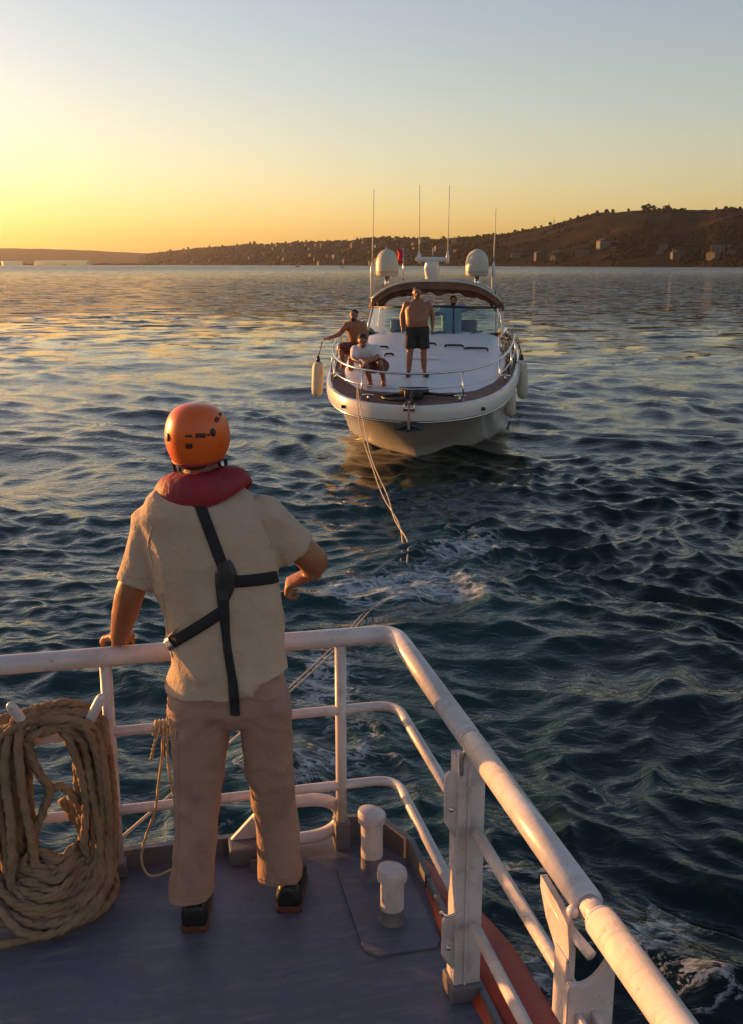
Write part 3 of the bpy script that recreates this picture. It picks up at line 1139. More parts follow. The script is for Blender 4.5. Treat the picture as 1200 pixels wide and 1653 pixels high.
# panama fairlead on the stern coaming
fc = V3((.545, 3.685, .122))
ov = []
for k in range(36):
    a = 2 * math.pi * k / 36
    ca, sa = math.cos(a), math.sin(a)
    ov.append(fc + V3((.17 * math.copysign(abs(ca) ** .75, ca), 0, .085 * math.copysign(abs(sa) ** .9, sa))))
mk('fairlead', tube(ov, .026, 14, closed=True), M['paint'], ship)
mk('fairlead_gusset', prism([(.27, .07), (.385, .07), (.385, .19)], 3.675, 3.70, .003), M['paint'], ship, False)
mk('fairlead_seat', box(.26, .42, 3.60, 3.699, 0, .072, .008), M['coaming'], ship, False)
mk('deck_lug', prism([(.33, 0), (.37, 0), (.365, .05), (.335, .05)], 3.545, 3.56, .003), M['coaming'], ship, False)

# rope hooks on the middle rail
for (a, c) in (((62, 1197), (18, 1140)), ((132, 1192), (163, 1127))):
    A = ship_pt(a[0], a[1], 3.60)
    B = ship_pt(c[0], c[1], 3.50)
    d = (B - A).normalized()
    h = mk('rope_hook', fix(tube([A, A + (B - A) * .5, B - d * .006, B], [.019, .0195, .018, .013], 16)), M['paint'], ship)
    mk('hook_end', ball(B, .0165, 14, 8), M['paint'], h)
    mk('hook_bracket', tube([A, V3((A.x, SY, .6))], .012, 10), M['paint'], h)

# ------------------------------------------------------------------ ropes on the ship
SM = Matrix.Translation((0, 0, 1.1)) @ Matrix.Rotation(TH, 4, 'Z')


def rope(P, r, n=10, closed=False, seg=15):
    q = smooth_path(P, n, closed)
    return tube(q, r, seg, closed, True, 3, 2 * math.pi / (r * 9.0), .36)


g = random.Random(21)
parts = []
cx0 = -.372
for k in range(25):
    u = k / 24
    hw = .105 + .125 * u + g.uniform(-.012, .012)
    hwr = .085 + .115 * u + g.uniform(-.01, .01)
    top = .635 + .105 * (0.25 + .75 * u) * g.uniform(.85, 1.0)
    yy = 3.60 - g.uniform(-.05, .07)
    yb = 3.50 - .20 * u + g.uniform(-.03, .03)
    zb = .03 + .16 * (1 - u) + g.uniform(0, .03)
    dx = g.uniform(-.012, .012)
    c = cx0 + dx
    P = [(c - hw * .45, yy, top - .004), (c, yy + .01, top), (c + hwr * .5, yy, top - .006), (c + hwr * .88, yy - .01, top - .07),
         (c + hwr, yy - .02, .45 + g.uniform(-.03, .03)), (c + hwr * (1.0 + .03 * g.uniform(-1, 1)), yy - .04, .25), (c + hwr * .93, (yy + yb) / 2, .10 + zb * .45), (c + hwr * .55, yb + .03, zb + .015),
         (c, yb - .02, zb), (c - hw * .55, yb, zb + .02), (c - hw * .95, (yy + yb) / 2, .13 + zb * .3), (c - hw * 1.05, yy - .04, .27),
         (c - hw * (1.02 + .05 * g.uniform(-1, 1)), yy - .02, .47), (c - hw * .88, yy, top - .075)]
    P = [V3(p) + V3((g.uniform(-.013, .013), g.uniform(-.02, .02), g.uniform(-.012, .012))) for p in P]
    parts.append(rope(P, .0162, 13, True))
# turns that have slid down onto the deck
for k in range(6):
    y0 = 3.33 + .045 * k
    zz = .022 + (.03 if k % 2 else 0) + .012 * k
    x1 = -.175 - .02 * k
    P = [(-1.1, y0 - .07, zz), (-.8, y0 - .075, zz), (-.55, y0 - .045, zz), (-.34, y0 + .0, zz), (-.22, y0 + .07, zz + .005), (x1, y0 + .19, zz + .02), (x1 - .02, 3.60, .10 + .03 * k), (x1 - .03 - .01 * k, 3.62, .36)]
    parts.append(rope([V3(p) + V3((0, g.uniform(-.01, .01), 0)) for p in P], .017, 13))
# cross turns and loose bights
S_ = ship_pt
parts.append(rope([S_(30, 1185, 3.56), S_(52, 1230, 3.53), S_(78, 1268, 3.53), S_(100, 1270, 3.54), S_(122, 1290, 3.55), S_(140, 1330, 3.55), S_(160, 1380, 3.56)], .016, 9))
parts.append(rope([S_(90, 1165, 3.60), S_(55, 1168, 3.56), S_(40, 1190, 3.54), S_(62, 1245, 3.52), S_(80, 1275, 3.52), S_(66, 1320, 3.52), S_(52, 1360, 3.50), S_(60, 1400, 3.47)], .017, 10))
parts.append(rope([S_(70, 1152, 3.60), S_(42, 1160, 3.54), S_(30, 1200, 3.50), S_(38, 1290, 3.48), S_(52, 1360, 3.46), S_(58, 1410, 3.44), S_(40, 1430, 3.42)], .0175, 10))
parts.append(rope([S_(60, 1145, 3.60), S_(24, 1165, 3.54), S_(8, 1240, 3.50), S_(18, 1330, 3.46), S_(20, 1400, 3.44), S_(14, 1460, 3.40)], .0175, 10))
parts.append(rope([S_(100, 1400, 3.50), S_(80, 1415, 3.47), S_(50, 1412, 3.45), S_(40, 1390, 3.47), S_(62, 1375, 3.49), S_(90, 1390, 3.47), S_(95, 1420, 3.44), S_(60, 1440, 3.42)], .0165, 10))
parts.append(rope([S_(120, 1150, 3.60), S_(160, 1158, 3.58), S_(170, 1190, 3.55), S_(162, 1280, 3.53), S_(168, 1330, 3.52), S_(150, 1400, 3.47), S_(110, 1440, 3.42)], .017, 10))
coil = mk('mooring_rope', join(*parts), M['rope'])
coil.matrix_world = SM
tag(coil, 'thick tan mooring rope coiled over the white hooks on the stern railing', 'rope')

# thin line hitched to the middle rail
parts = []
for k in range(5):
    x = ship_pt(250 + k * 6, 1174, SY).x
    parts.append(tube([V3((x + .006 * math.sin(a), SY + .025 * math.cos(a), .60 + .025 * math.sin(a))) for a in np.linspace(0, 2 * math.pi, 16, endpoint=False)], .0055, 8, closed=True))
parts.append(rope([S_(264, 1172, 3.61), S_(262, 1215, 3.60), S_(256, 1270, 3.60), S_(250, 1310, 3.60), S_(236, 1350, 3.60), S_(228, 1385, 3.59), S_(238, 1411, 3.57), S_(256, 1413, 3.57), S_(280, 1402, 3.57), S_(310, 1385, 3.6)], .0055, 8, False, 9))
parts.append(rope([S_(270, 1176, 3.61), S_(270, 1210, 3.60), S_(274, 1250, 3.60), S_(284, 1295, 3.60), S_(300, 1330, 3.6)], .0055, 8, False, 9))
parts.append(rope([S_(258, 1176, 3.61), S_(250, 1200, 3.60), S_(244, 1226, 3.60)], .006, 8, False, 9))
parts.append(rope([S_(272, 1172, 3.62), S_(271, 1150, 3.62), S_(273, 1120, 3.62)], .005, 8, False, 9))
ln = mk('hitched_line', join(*parts), M['line'])
ln.matrix_world = SM
tag(ln, 'thin tan line hitched on the middle rail beside the trousers', 'line')


# ------------------------------------------------------------------ motor yacht under tow
YT = V3((0.66, 17.3, 0))
YR = R(-6.6)
yacht = thing('motor_yacht', 'white motor yacht with canopy and radar domes being towed bow first', 'yacht', YT, YR)
YM = Matrix.Translation(YT) @ Matrix.Rotation(YR, 4, 'Z')
YI = YM.inverted()
LEN = 11.5
G_TAB = ([0, .04, .12, .3, .6, 1.2, 2.2, 3.5, 5, 11.5], [0, .30, .54, .83, 1.12, 1.45, 1.74, 1.93, 2.0, 1.9])
W_TAB = ([0, .1, .4, .8, 1.4, 2.0, 2.8, 4.0, 5.6, 11.5], [0, .14, .47, .83, 1.18, 1.42, 1.66, 1.78, 1.82, 1.78])


def zg(u):
    return 1.06 + 0.40 * min(1, u / 4.2) ** 0.9 + 0.05 * max(0, min(1, (u - 4.2) / 4))


def gb(u):
    return float(np.interp(u, *G_TAB))


def gcurve():
    """fine stations along the gunwale"""
    us = [0, .008, .02, .04, .07, .11, .16, .22, .3, .4, .5, .62, .78, 1.0, 1.25, 1.55, 1.9, 2.3, 2.8, 3.4, 4.1, 5, 6, 7, 8, 9, 10, 11.5]
    tx = np.array(us)
    hb = np.interp(tx, *G_TAB)
    hb = np.array([2.0 * (1 - math.exp(-1.05 * u ** .55)) * (1 if u < 5 else 1) for u in us])
    return us, hb


GU = np.array([0, .006, .018, .04, .07, .11, .16, .22, .3, .4, .5, .62, .78, 1.0, 1.25, 1.55, 1.9, 2.3, 2.8, 3.4, 4.1, 5, 6, 7, 8, 9, 10, 11.5])


def half(u):
    # blunt rounded bow running into nearly straight sides
    return 1.96 * (1 - math.exp(-1.30 * max(u, 0) ** .62)) / (1 - math.exp(-1.30 * 5 ** .62)) if u < 5 else 1.96 - .06 * (u - 5) / 6.5


def hull_geo():
    # levels from keel to the knuckle under the band: (blend, z factor, stem u)
    rings = {s: [] for s in (-1, 1)}
    levels = [('keel', 0), ('chine', 0), ('wl', 0), (.2, 0), (.4, 0), (.6, 0), (.8, 0), (.93, 0), (1.0, 0)]
    S = GU / LEN
    rows = []
    for lev, _ in levels:
        row = []
        for s in S:
            if lev == 'keel':
                u0 = 1.75
                u = u0 + (LEN - u0) * s
                row.append((0.0, u, -.55 * min(1, (u - u0) / 1.5 + .15)))
                continue
            if lev == 'chine':
                u0 = 1.55
                u = u0 + (LEN - u0) * s
                row.append((.88 * float(np.interp(u - u0, *W_TAB)), u, -.16))
                continue
            t = 0.0 if lev == 'wl' else lev
            u0 = 1.40 * (1 - t) ** 1.15 + .10 * t
            u = u0 + (LEN - u0) * s
            w = float(np.interp(u - u0, *W_TAB))
            gq = max(0, half(u - u0) - .05)
            k = t ** 1.25
            row.append((w * (1 - k) + gq * k, u, (zg(u) - .26) * t))
        rows.append(row)
    V, F = [], []
    n = len(S)
    for sgn in (-1, 1):
        b0 = len(V)
        for row in rows:
            V += [V3((sgn * p[0], p[1], p[2])) for p in row]
        for i in range(len(rows) - 1):
            for k in range(n - 1):
                q = (b0 + i * n + k, b0 + i * n + k + 1, b0 + (i + 1) * n + k + 1, b0 + (i + 1) * n + k)
                F.append(q if sgn > 0 else q[::-1])
    # transom
    m = len(rows)
    F.append(tuple([i * n + n - 1 for i in range(m)] + [m * n + i * n + n - 1 for i in range(m - 1, -1, -1)]))
    return V, F


def weld(geo, d=1e-4):
    bm = bmesh.new()
    vs = [bm.verts.new(p) for p in geo[0]]
    for q in geo[1]:
        try:
            bm.faces.new([vs[i] for i in q])
        except ValueError:
            pass
    bmesh.ops.remove_doubles(bm, verts=bm.verts, dist=d)
    bmesh.ops.recalc_face_normals(bm, faces=bm.faces)
    bm.verts.index_update()
    out = [v.co.copy() for v in bm.verts], [tuple(v.index for v in f.verts) for f in bm.faces]
    bm.free()
    return out


hull = mk('hull', weld(hull_geo()), M['gelcoat'], yacht, True, 35)


def around(inset=0.0, dz=0.0, umax=LEN, umin=0.0):
    """gunwale line from port quarter round the bow to the other quarter"""
    us = [u for u in GU if umin <= u <= umax]
    L_, R_ = [], []
    for u in us:
        h = half(u)
        # inward normal in plan
        e = .01
        t = V3((half(u + e) - half(max(0, u - e)), (u + e) - max(0, u - e), 0)).normalized()
        nrm = V3((-t.y, t.x, 0)) if u > 0 else V3((0, 1, 0))
        p = V3((h, u, zg(u) + dz)) + nrm * inset
        p.x = max(p.x, 0)
        R_.append(p)
        L_.append(V3((-p.x, p.y, p.z)))
    return L_[::-1] + R_[1 if umin == 0 else 0:]


# moulded white band round the gunwale
prof = [(.055, -.285), (.0, -.262), (-.012, -.20), (-.012, -.06), (.004, -.012), (.035, 0), (.075, -.004), (.085, -.07), (.085, -.20)]
lines = [around(i, z) for i, z in prof]
V, F = [], []
npt = len(lines[0])
for ln_ in lines:
    V += ln_
for j in range(len(lines)):
    j2 = (j + 1) % len(lines)
    for k in range(npt - 1):
        F.append((j * npt + k, j * npt + k + 1, j2 * npt + k + 1, j2 * npt + k))
band = mk('gunwale_band', fix((V, F)), M['gelcoat'], yacht, True, 50)
mk('rub_strip', tube(around(.035, -.292), .018, 8), M['steel'], band)
# anti-fouling strip along the waterline is under the surface; draw the boot stripe
# teak side deck
us = [u for u in GU if u >= .04]
V, F = [], []
for u in us:
    w = max(.02, half(u) - .10)
    for k in range(9):
        V.append(V3((w * (k / 4 - 1), u, zg(u) - .05)))
for i in range(len(us) - 1):
    for k in range(8):
        F.append((i * 9 + k, i * 9 + k + 1, (i + 1) * 9 + k + 1, (i + 1) * 9 + k))
mk('side_deck', (V, F), M['teak'], yacht, False)


# raised white foredeck and cabin trunk
def trunk_w(u):
    return float(np.interp(u, [.98, 1.1, 1.4, 2.2, 3.0, 4.0, 5.0, 6.3, 7.6], [.30, .72, 1.08, 1.42, 1.56, 1.64, 1.66, 1.64, 1.62]))


def trunk_z(u):
    return float(np.interp(u, [.98, 1.15, 1.6, 2.3, 3.2, 4.2, 5.2, 6.3, 7.6], [1.07, 1.13, 1.22, 1.335, 1.47, 1.61, 1.75, 1.90, 1.95]))


rg = []
for u in np.linspace(.98, 6.5, 36):
    w, zt, zb = trunk_w(u), trunk_z(u), zg(u) - .10
    sec = []
    for k in range(21):
        a = math.pi * k / 20
        c, s = math.cos(a), math.sin(a)
        x = w * math.copysign(abs(c) ** .42, c)
        z = zb + (zt - zb) * (s ** .42 if s > 1e-6 else 0) * (1 - .05 * (x / w) ** 2)
        sec.append((x, u, z))
    rg.append(sec)
V, F = loft(rg, False, False)
F.append(tuple(range(20, -1, -1)))
F.append(tuple((len(rg) - 1) * 21 + k for k in range(21)))
trunk = mk('foredeck_trunk', fix((V, F)), M['gelcoat_deck'], yacht, True, 55)
mk('deck_hatch', box(-.28, .28, 3.55, 4.1, 0, .035, .015), M['gelcoat'], trunk, False).location = (0, 0, trunk_z(3.55) + .0)
for x, u, l_, rz in ((-1.0, 4.6, .32, .05), (-.05, 4.9, .42, 0), (.55, 4.75, .40, .0), (1.02, 4.55, .5, -.12), (-.75, 3.9, .2, .3)):
    h = mk('grab_rail', tube(smooth_path([(-l_ / 2, 0, 0), (-l_ / 2 + .03, 0, .05), (0, 0, .055), (l_ / 2 - .03, 0, .05), (l_ / 2, 0, 0)], 4), .022, 8), M['black'], trunk)
    h.location = (x, u, trunk_z(u) * (1 - .01 * x * x) - .01)
    h.rotation_euler = (0, 0, rz)
# cockpit: after cabin sides, floor, seats, stern
mk('cockpit_floor', box(-1.7, 1.7, 6.4, 11.3, .78, .85), M['gelcoat_deck'], yacht, False)
for s in (-1, 1):
    pr = []
    for u, zt in ((6.4, 1.90), (7.4, 1.95), (9, 1.85), (10.4, 1.7), (11.4, 1.5)):
        o_ = half(u) - .12
        pr.append([(s * o_, u, zg(u) - .12), (s * (o_ - .12), u, zt), (s * (o_ - .28), u, zt), (s * (o_ - .30), u, .86)])
    mk('cockpit_side', fix(loft(pr)), M['gelcoat'], yacht, True, 40)
mk('transom_seat', box(-1.5, 1.5, 10.4, 11.2, .86, 1.3, .06), M['cushion'], yacht, False)
mk('dashboard', fix(loft([[(-1.5, 6.52, .9), (1.5, 6.52, .9), (1.5, 6.52, 1.86), (-1.5, 6.52, 1.86)], [(-1.5, 7.0, .9), (1.5, 7.0, .9), (1.5, 7.0, 1.80), (-1.5, 7.0, 1.80)]])), M['black'], yacht, False)
for x, w in ((.72, .52), (-.75, .9)):
    st = thing('tmp', 'x', 'x') if False else None
    s_ = mk('helm_seat', box(x - w / 2, x + w / 2, 8.2, 8.75, 1.25, 1.42, .05), M['cushion'], yacht)
    mk('seat_back', box(x - w / 2, x + w / 2, 8.7, 8.84, 1.42, 2.05, .06), M['black'], s_)
    mk('seat_pedestal', tube([(x, 8.5, .85), (x, 8.5, 1.26)], .08, 12), M['steel'], s_)


# wrap-around windscreen
def scr(v, t):
    """v -1..1 across, t 0..1 up"""
    a = abs(v)
    u = 6.10 + 1.25 * a ** 3.2 + .55 * t * (1 - .35 * a)
    x = v * (1.62 - .10 * t)
    z = trunk_z(6.1) - .03 - .02 * a * a + t * (.58 + .04 * (1 - a))
    return V3((x, u, z))


ws = mk('windscreen_frame', tube([scr(v, 1) for v in np.linspace(-1, 1, 41)], .026, 8), M['black'], yacht)
mk('windscreen_sill', tube([scr(v, 0) for v in np.linspace(-1, 1, 41)], .030, 8), M['black'], ws)
for v in (-1, -.34, .30, 1):
    mk('mullion', tube([scr(v, t) for t in (0, .5, 1)], .022 if abs(v) < 1 else .034, 8), M['gelcoat'] if abs(v) == 1 else M['black'], ws)
for v0, v1 in ((-.985, -.35), (-.33, .29), (.31, .985)):
    rows = [[scr(v, t) for v in np.linspace(v0, v1, 14)] for t in (.04, .35, .65, .96)]
    mk('pane', loft(rows, False, False), M['glass'], ws)
for v, dv in ((-.62, .16), (.0, .2), (.52, .18)):
    mk('wiper', tube([scr(v, .0) + V3((0, -.05, .03)), scr(v + dv * .5, .08) + V3((0, -.04, .02)), scr(v + dv, .10) + V3((0, -.04, .02))], .014, 6), M['black'], ws)


# canopy
def can(v, u, up=True):
    a = abs(v)
    z = 2.60 + .42 * (1 - a ** 3.4) - .05 * ((u - 8.2) / 1.2) ** 2
    return V3((v * 1.50, u + (.18 * a * a if u < 7.6 else 0), z + (0.03 if up else -.03)))


vs = np.linspace(-1, 1, 33)
uu = [7.15, 7.35, 7.8, 8.4, 9.0, 9.5]
top = [[can(v, u) for v in vs] for u in uu]
bot = [[can(v, u, False) - V3((0, 0, .02)) for v in vs] for u in uu]
cy_ = mk('canopy', fix(join(loft(top, False, False))), M['canvas'], yacht)
mk('canopy_lining', fix(loft(bot, False, False)), M['lining'], cy_)
# drooping front and rolled curtains
fr = []
for t in (0, .5, 1):
    fr.append([can(v, 7.13) + V3((0, -.02 - .03 * t, .0 - t * (.17 + .012 * math.sin(5 * v + 1)))) for v in vs])
mk('canopy_front', loft(fr, False, False), M['lining'], cy_)
mk('canopy_piping', tube([can(v, 7.11) + V3((0, -.02, .01)) for v in vs], .03, 8), M['dome'], cy_)
roll = [can(v, 7.32, False) + V3((0, 0, -.13 - .05 * math.sin(v * 7 + 1) ** 2)) for v in np.linspace(-.92, .92, 40)]
mk('rolled_curtain', tube(roll, [.085 + .022 * math.sin(k * 1.3) for k in range(40)], 10), M['lining'], cy_)
for v in (-.55, .08, .6):
    mk('curtain_bag', ball(can(v, 7.45, False) + V3((0, 0, -.18)), (.22, .12, .09), 14, 8), M['lining'], cy_)
for s in (-1, 1):
    A = can(s, 7.25)
    B = scr(s, 1) + V3((0, .15, -.05))
    mk('canopy_strut', tube([A, (A + B) / 2 + V3((s * .03, 0, 0)), B, B + V3((0, .1, -.45))], .022, 8), M['steel'], cy_)
    mk('side_curtain', tube([A + V3((-s * .06, .05, -.02)), A * .6 + B * .4 + V3((-s * .02, .06, 0)), A * .2 + B * .8 + V3((s * .04, .06, 0)), B + V3((0, .05, -.12))], [.07, .09, .08, .03], 10), M['lining'], cy_)
    mk('canopy_strut', tube([can(s, 9.4), V3((s * 1.6, 9.7, 1.8))], .022, 8), M['steel'], cy_)
# radar arch behind the canopy
ar = smooth_path([(-1.62, 10.1, 1.7), (-1.5, 9.9, 2.4), (-1.2, 9.75, 2.78), (-.6, 9.72, 2.88), (.6, 9.72, 2.88), (1.2, 9.75, 2.78), (1.5, 9.9, 2.4), (1.62, 10.1, 1.7)], 6)
V, F = tube(ar, .07, 10)
arch = mk('radar_arch', (V, F), M['gelcoat'], yacht)
# everything on the arch: seated by bearing at its distance
AU = 9.72


def yp(px, py, u):
    """bearing meets the athwartships plane at station u, yacht coordinates"""
    o_ = YI @ V3((0, 0, CAM_H))
    d = (YI.to_3x3() @ ray(px, py))
    return o_ + d * ((u - o_.y) / d.y)


for px in (625, 770):
    b = yp(px, 446, AU)
    t = yp(px, 402, AU)
    h = t.z - b.z
    w = .30
    rg = []
    for k, (f_, r_) in enumerate(((0, .25), (.02, .275), (.10, .29), (.3, .295), (.5, .29), (.68, .265), (.82, .22), (.92, .15), (.98, .07), (1, .005))):
        rg.append([(b.x + r_ * math.cos(a), AU + r_ * math.sin(a), b.z + h * f_) for a in np.linspace(0, 2 * math.pi, 28, endpoint=False)])
    d = mk('satellite_dome', fix(loft(rg)), M['dome'], yacht, True, 60)
    mk('dome_seam', tube([(b.x + .297 * math.cos(a), AU + .297 * math.sin(a), b.z + h * .16) for a in np.linspace(0, 2 * math.pi, 28, endpoint=False)], .006, 6, True), M['canvas'], d)
    mk('dome_mount', tube([(b.x, AU, 2.72), (b.x, AU, b.z + .01)], .06, 12), M['steel'], d)
c = yp(697, 420, AU)
rad_ = mk('radar_scanner', box(c.x - .41, c.x + .41, AU - .09, AU + .09, c.z - .05, c.z + .08, .05, 3), M['gelcoat'], yacht)
pb = yp(697, 447, AU)
mk('radar_pedestal', fix(tube([(pb.x, AU, 2.84), (pb.x, AU, pb.z), (pb.x, AU, (pb.z + c.z) / 2), (pb.x, AU, c.z - .03)], [.16, .17, .20, .17], 20)), M['gelcoat'], rad_, True, 40)
for bx_, by_, tx, ty in ((601, 433, 604, 306), (677, 415, 678, 298), (723, 415, 726, 299), (797, 432, 801, 336)):
    A, B = yp(bx_, by_, AU + .1), yp(tx, ty, AU + .1)
    a_ = mk('whip_antenna', tube([A, A * .7 + B * .3, A * .3 + B * .7, B], [.016, .013, .010, .007], 8), M['steel'] if False else M['dome'], yacht)
    mk('antenna_base', tube([A - V3((0, 0, .16 if bx_ in (677, 723) else .9)), A, A + V3((0, 0, .15))], [.04, .05, .022], 10), M['gelcoat'], a_)
A = yp(699, 413, AU)
mk('light_mast', tube([A, yp(699, 400, AU)], .012, 6), M['gelcoat'], yacht)
# ensign
A, B = yp(651, 447, AU + .3), yp(651, 400, AU + .3)
fl = mk('flag_staff', tube([A - V3((0, 0, .3)), B], .014, 8), M['steel'], yacht)
rows = []
for i in range(7):
    t = i / 6
    rows.append([V3((B.x - t * .16 + .03 * math.sin(j * 1.4), B.y + .06 * math.sin(t * 6 + j * .8), B.z - .02 - j * .07 - t * .05)) for j in range(6)])
mk('flag', loft(rows, False, False), M['flag'], fl)
# stern light pole with blue cover on the right
A = yp(801, 545, 7.4)
B = yp(800, 470, 7.4)
mk('rod_holder', tube([A, B], .018, 8), M['black'], yacht)
mk('rod_cover', ball(yp(801, 486, 7.4), (.045, .045, .07), 10, 8), pmat('navy_cover', (.02, .03, .08), .7), yacht)

# bow rail
top_r = around(.12, .53, 4.6)
railb = mk('bow_rail', tube(top_r, .019, 10), M['steel'], yacht)
mid_r = around(.11, .27, 4.6)
mk('lower_bow_rail', tube(mid_r, .012, 8), M['steel'], railb)
for u in (.30, 1.35, 2.6, 4.0):
    for s in (-1, 1):
        w = half(u)
        e = .01
        t = V3((half(u + e) - half(u - e), 2 * e, 0)).normalized()
        nrm = V3((-t.y, t.x, 0))
        a0 = V3((w, u, zg(u) - .02)) + nrm * .06
        a1 = V3((w, u, zg(u) + .53)) + nrm * .12
        mk('stanchion', tube([V3((s * p.x, p.y, p.z)) for p in (a0, a1)], .016, 8), M['steel'], railb)
for s in (-1, 1):
    e0 = around(.12, .53, 4.6)[0 if s < 0 else -1]
    mk('rail_end', tube(smooth_path([e0, e0 + V3((0, .25, -.08)), e0 + V3((0, .4, -.50))], 5), .018, 8), M['steel'], railb)

# anchor, roller, windlass, cleats
rol = mk('bow_roller', join(box(-.10, -.07, -.30, .5, zg(0) - .06, zg(0) + .05, .008), box(.07, .10, -.30, .5, zg(0) - .06, zg(0) + .05, .008), tube([(-.07, -.24, zg(0) - .01), (.07, -.24, zg(0) - .01)], .05, 14)), M['steel'], yacht, True, 40)
an = mk('anchor', join(box(-.022, .022, -.30, -.26, .70, zg(0) + .12, .006), box(-.018, .018, -.3, .6, zg(0) + .05, zg(0) + .09, .006)), M['steel'], yacht, False)
mk('fluke', fix(loft([[(-.26, -.22, .76), (-.24, -.24, .68), (0, -.34, .66), (.24, -.24, .68), (.26, -.22, .76), (0, -.30, .78)], [(-.2, -.18, .80), (-.2, -.18, .78), (0, -.22, .76), (.2, -.18, .78), (.2, -.18, .80), (0, -.20, .82)]])), M['black'], an, False)
wl_ = mk('windlass', join(box(-.16, .16, .62, .95, zg(.7) - .05, zg(.7) + .12, .04), tube([(-.26, .78, zg(.7) + .08), (.26, .78, zg(.7) + .08)], .075, 16)), M['black'], yacht)
mk('chain', tube(smooth_path([(0, .6, zg(.6) + .10), (-.05, .45, zg(.5) + .0), (-.3, .50, zg(.5) - .02), (-.55, .7, zg(.6) - .02), (-.35, .9, zg(.8) - .02), (.1, 1.0, zg(.9)), (.5, .85, zg(.8)), (.75, .8, zg(.8))], 8), .03, 8, lobes=2, twist=20, lobe=.4), M['black'], wl_)
for x, u in ((-.78, .48), (.82, .5), (-1.62, 2.3), (1.62, 2.3)):
    z = zg(u) + .0
    mk('cleat', join(tube([(x - .10, u, z + .06), (x, u, z + .07), (x + .10, u, z + .06)], [.012, .02, .012], 8), tube([(x, u, z - .04), (x, u, z + .06)], .018, 8)), M['steel'], yacht)
for s in (-1, 1):
    for k, u in enumerate((.55,)):
        mk('fairlead_chock', box(-.07, .07, -.02, .02, -.03, .03, .01), M['black'], yacht, False).location = (s * (half(u) + .0), u, zg(u) - .17)


# fenders, hung from the bow rail
def fender(px, y0, y1, u, lab):
    A, B = YM @ yp(px, y0, u), YM @ yp(px + (-2 if px < 600 else 2), y1, u)
    o = thing('fender', lab, 'fender', B, 0, 'fenders on the yacht')
    L_ = (A - B).length
    rg = []
    for f_, r_ in ((0, .02), (.03, .07), (.08, .105), (.2, .115), (.5, .118), (.8, .115), (.92, .105), (.97, .07), (1, .03)):
        p = (A - B) * f_
        rg.append([p + V3((r_ * math.cos(a), r_ * math.sin(a), 0)) for a in np.linspace(0, 2 * math.pi, 20, endpoint=False)])
    mk('bladder', fix(loft(rg)), M['fender'], o)
    mk('end_cap', tube([(A - B) * .985, (A - B) + V3((0, 0, .10))], [.05, .03], 10), M['black'], o)
    tgt = V3((A.x + (.10 if px < 600 else -.10), A.y, 0)) - V3((B.x, B.y, 0))
    zt = (YM @ V3((0, 0, zg(u) + .5))).z - B.z
    mk('lanyard', tube([(A - B) + V3((0, 0, .08)), V3((tgt.x, tgt.y, zt))], .012, 6), M['black'], o)


fender(514, 583, 640, 3.6, 'cream fender hanging alone on the left side of the yacht')
fender(822, 612, 673, 2.9, 'lower right cream fender hanging nearest the yacht bow')
fender(842, 580, 644, 4.1, 'upper right cream fender hanging farther aft on the yacht')
# spare line hung on the right of the rail
parts = []
g = random.Random(4)
for k in range(9):
    c = YM @ yp(822 + g.uniform(-9, 9), 558 + g.uniform(-4, 6), 4.45)
    w, h = g.uniform(.05, .13), g.uniform(.20, .30)
    ti = g.uniform(-.35, .2)
    parts.append(tube([c + V3((w * math.cos(a) + ti * h * math.sin(a), .05 * math.sin(2 * a + k), h * math.sin(a))) for a in np.linspace(0, 6.283, 24, endpoint=False)], .014, 6, True))
pl = join(*parts)
o = mk('spare_line', pl, pmat('flecked_line', (.55, .5, .42), .85, .1, 18, col2=(.05, .05, .05), thr=(.5, .55)))
tag(o, 'flecked spare line bunched on the right end of the yacht bow rail', 'line')

# ------------------------------------------------------------------ tow line
tow = [(578, 616, 18.05), (578, 640, 17.75), (585, 690, 16.6), (600, 745, 15.4), (622, 800, 14.2), (640, 840, 13.2), (654, 875, 12.3), (652, 908, 11.55)]
W1 = [pt(*p) for p in tow]
W1.append(V3((W1[-1].x - .02, W1[-1].y - .10, -.45)))
E_ = pt(600, 972, 10.1)
E_.z = -.10
end = SM @ V3((-.17, 3.72, .10))
W2 = [E_ + (E_ - end) * .06 + V3((0, 0, -.45)), E_, E_ * .75 + end * .25 + V3((0, 0, -.03)), E_ * .5 + end * .5 + V3((0, 0, -.04)), E_ * .2 + end * .8 + V3((0, 0, -.02)), end]
parts = []
for s in (-1, 1):
    q1 = [p + V3((s * (.0, .012, .035, .012, .03, -.02, .03, .04, .04)[i], 0, .01 * s)) for i, p in enumerate(W1)]
    parts.append(tube(smooth_path(q1, 8), .0090, 8))
    q2 = [p + V3((s * (.03 if i < 4 else .012), 0, s * .01)) for i, p in enumerate(W2)]
    parts.append(tube(smooth_path(q2, 8), .0065, 8))
o = mk('tow_line', join(*parts), M['towline'])
tag(o, 'doubled pale tow line dipping into the sea between ship and yacht', 'tow line')


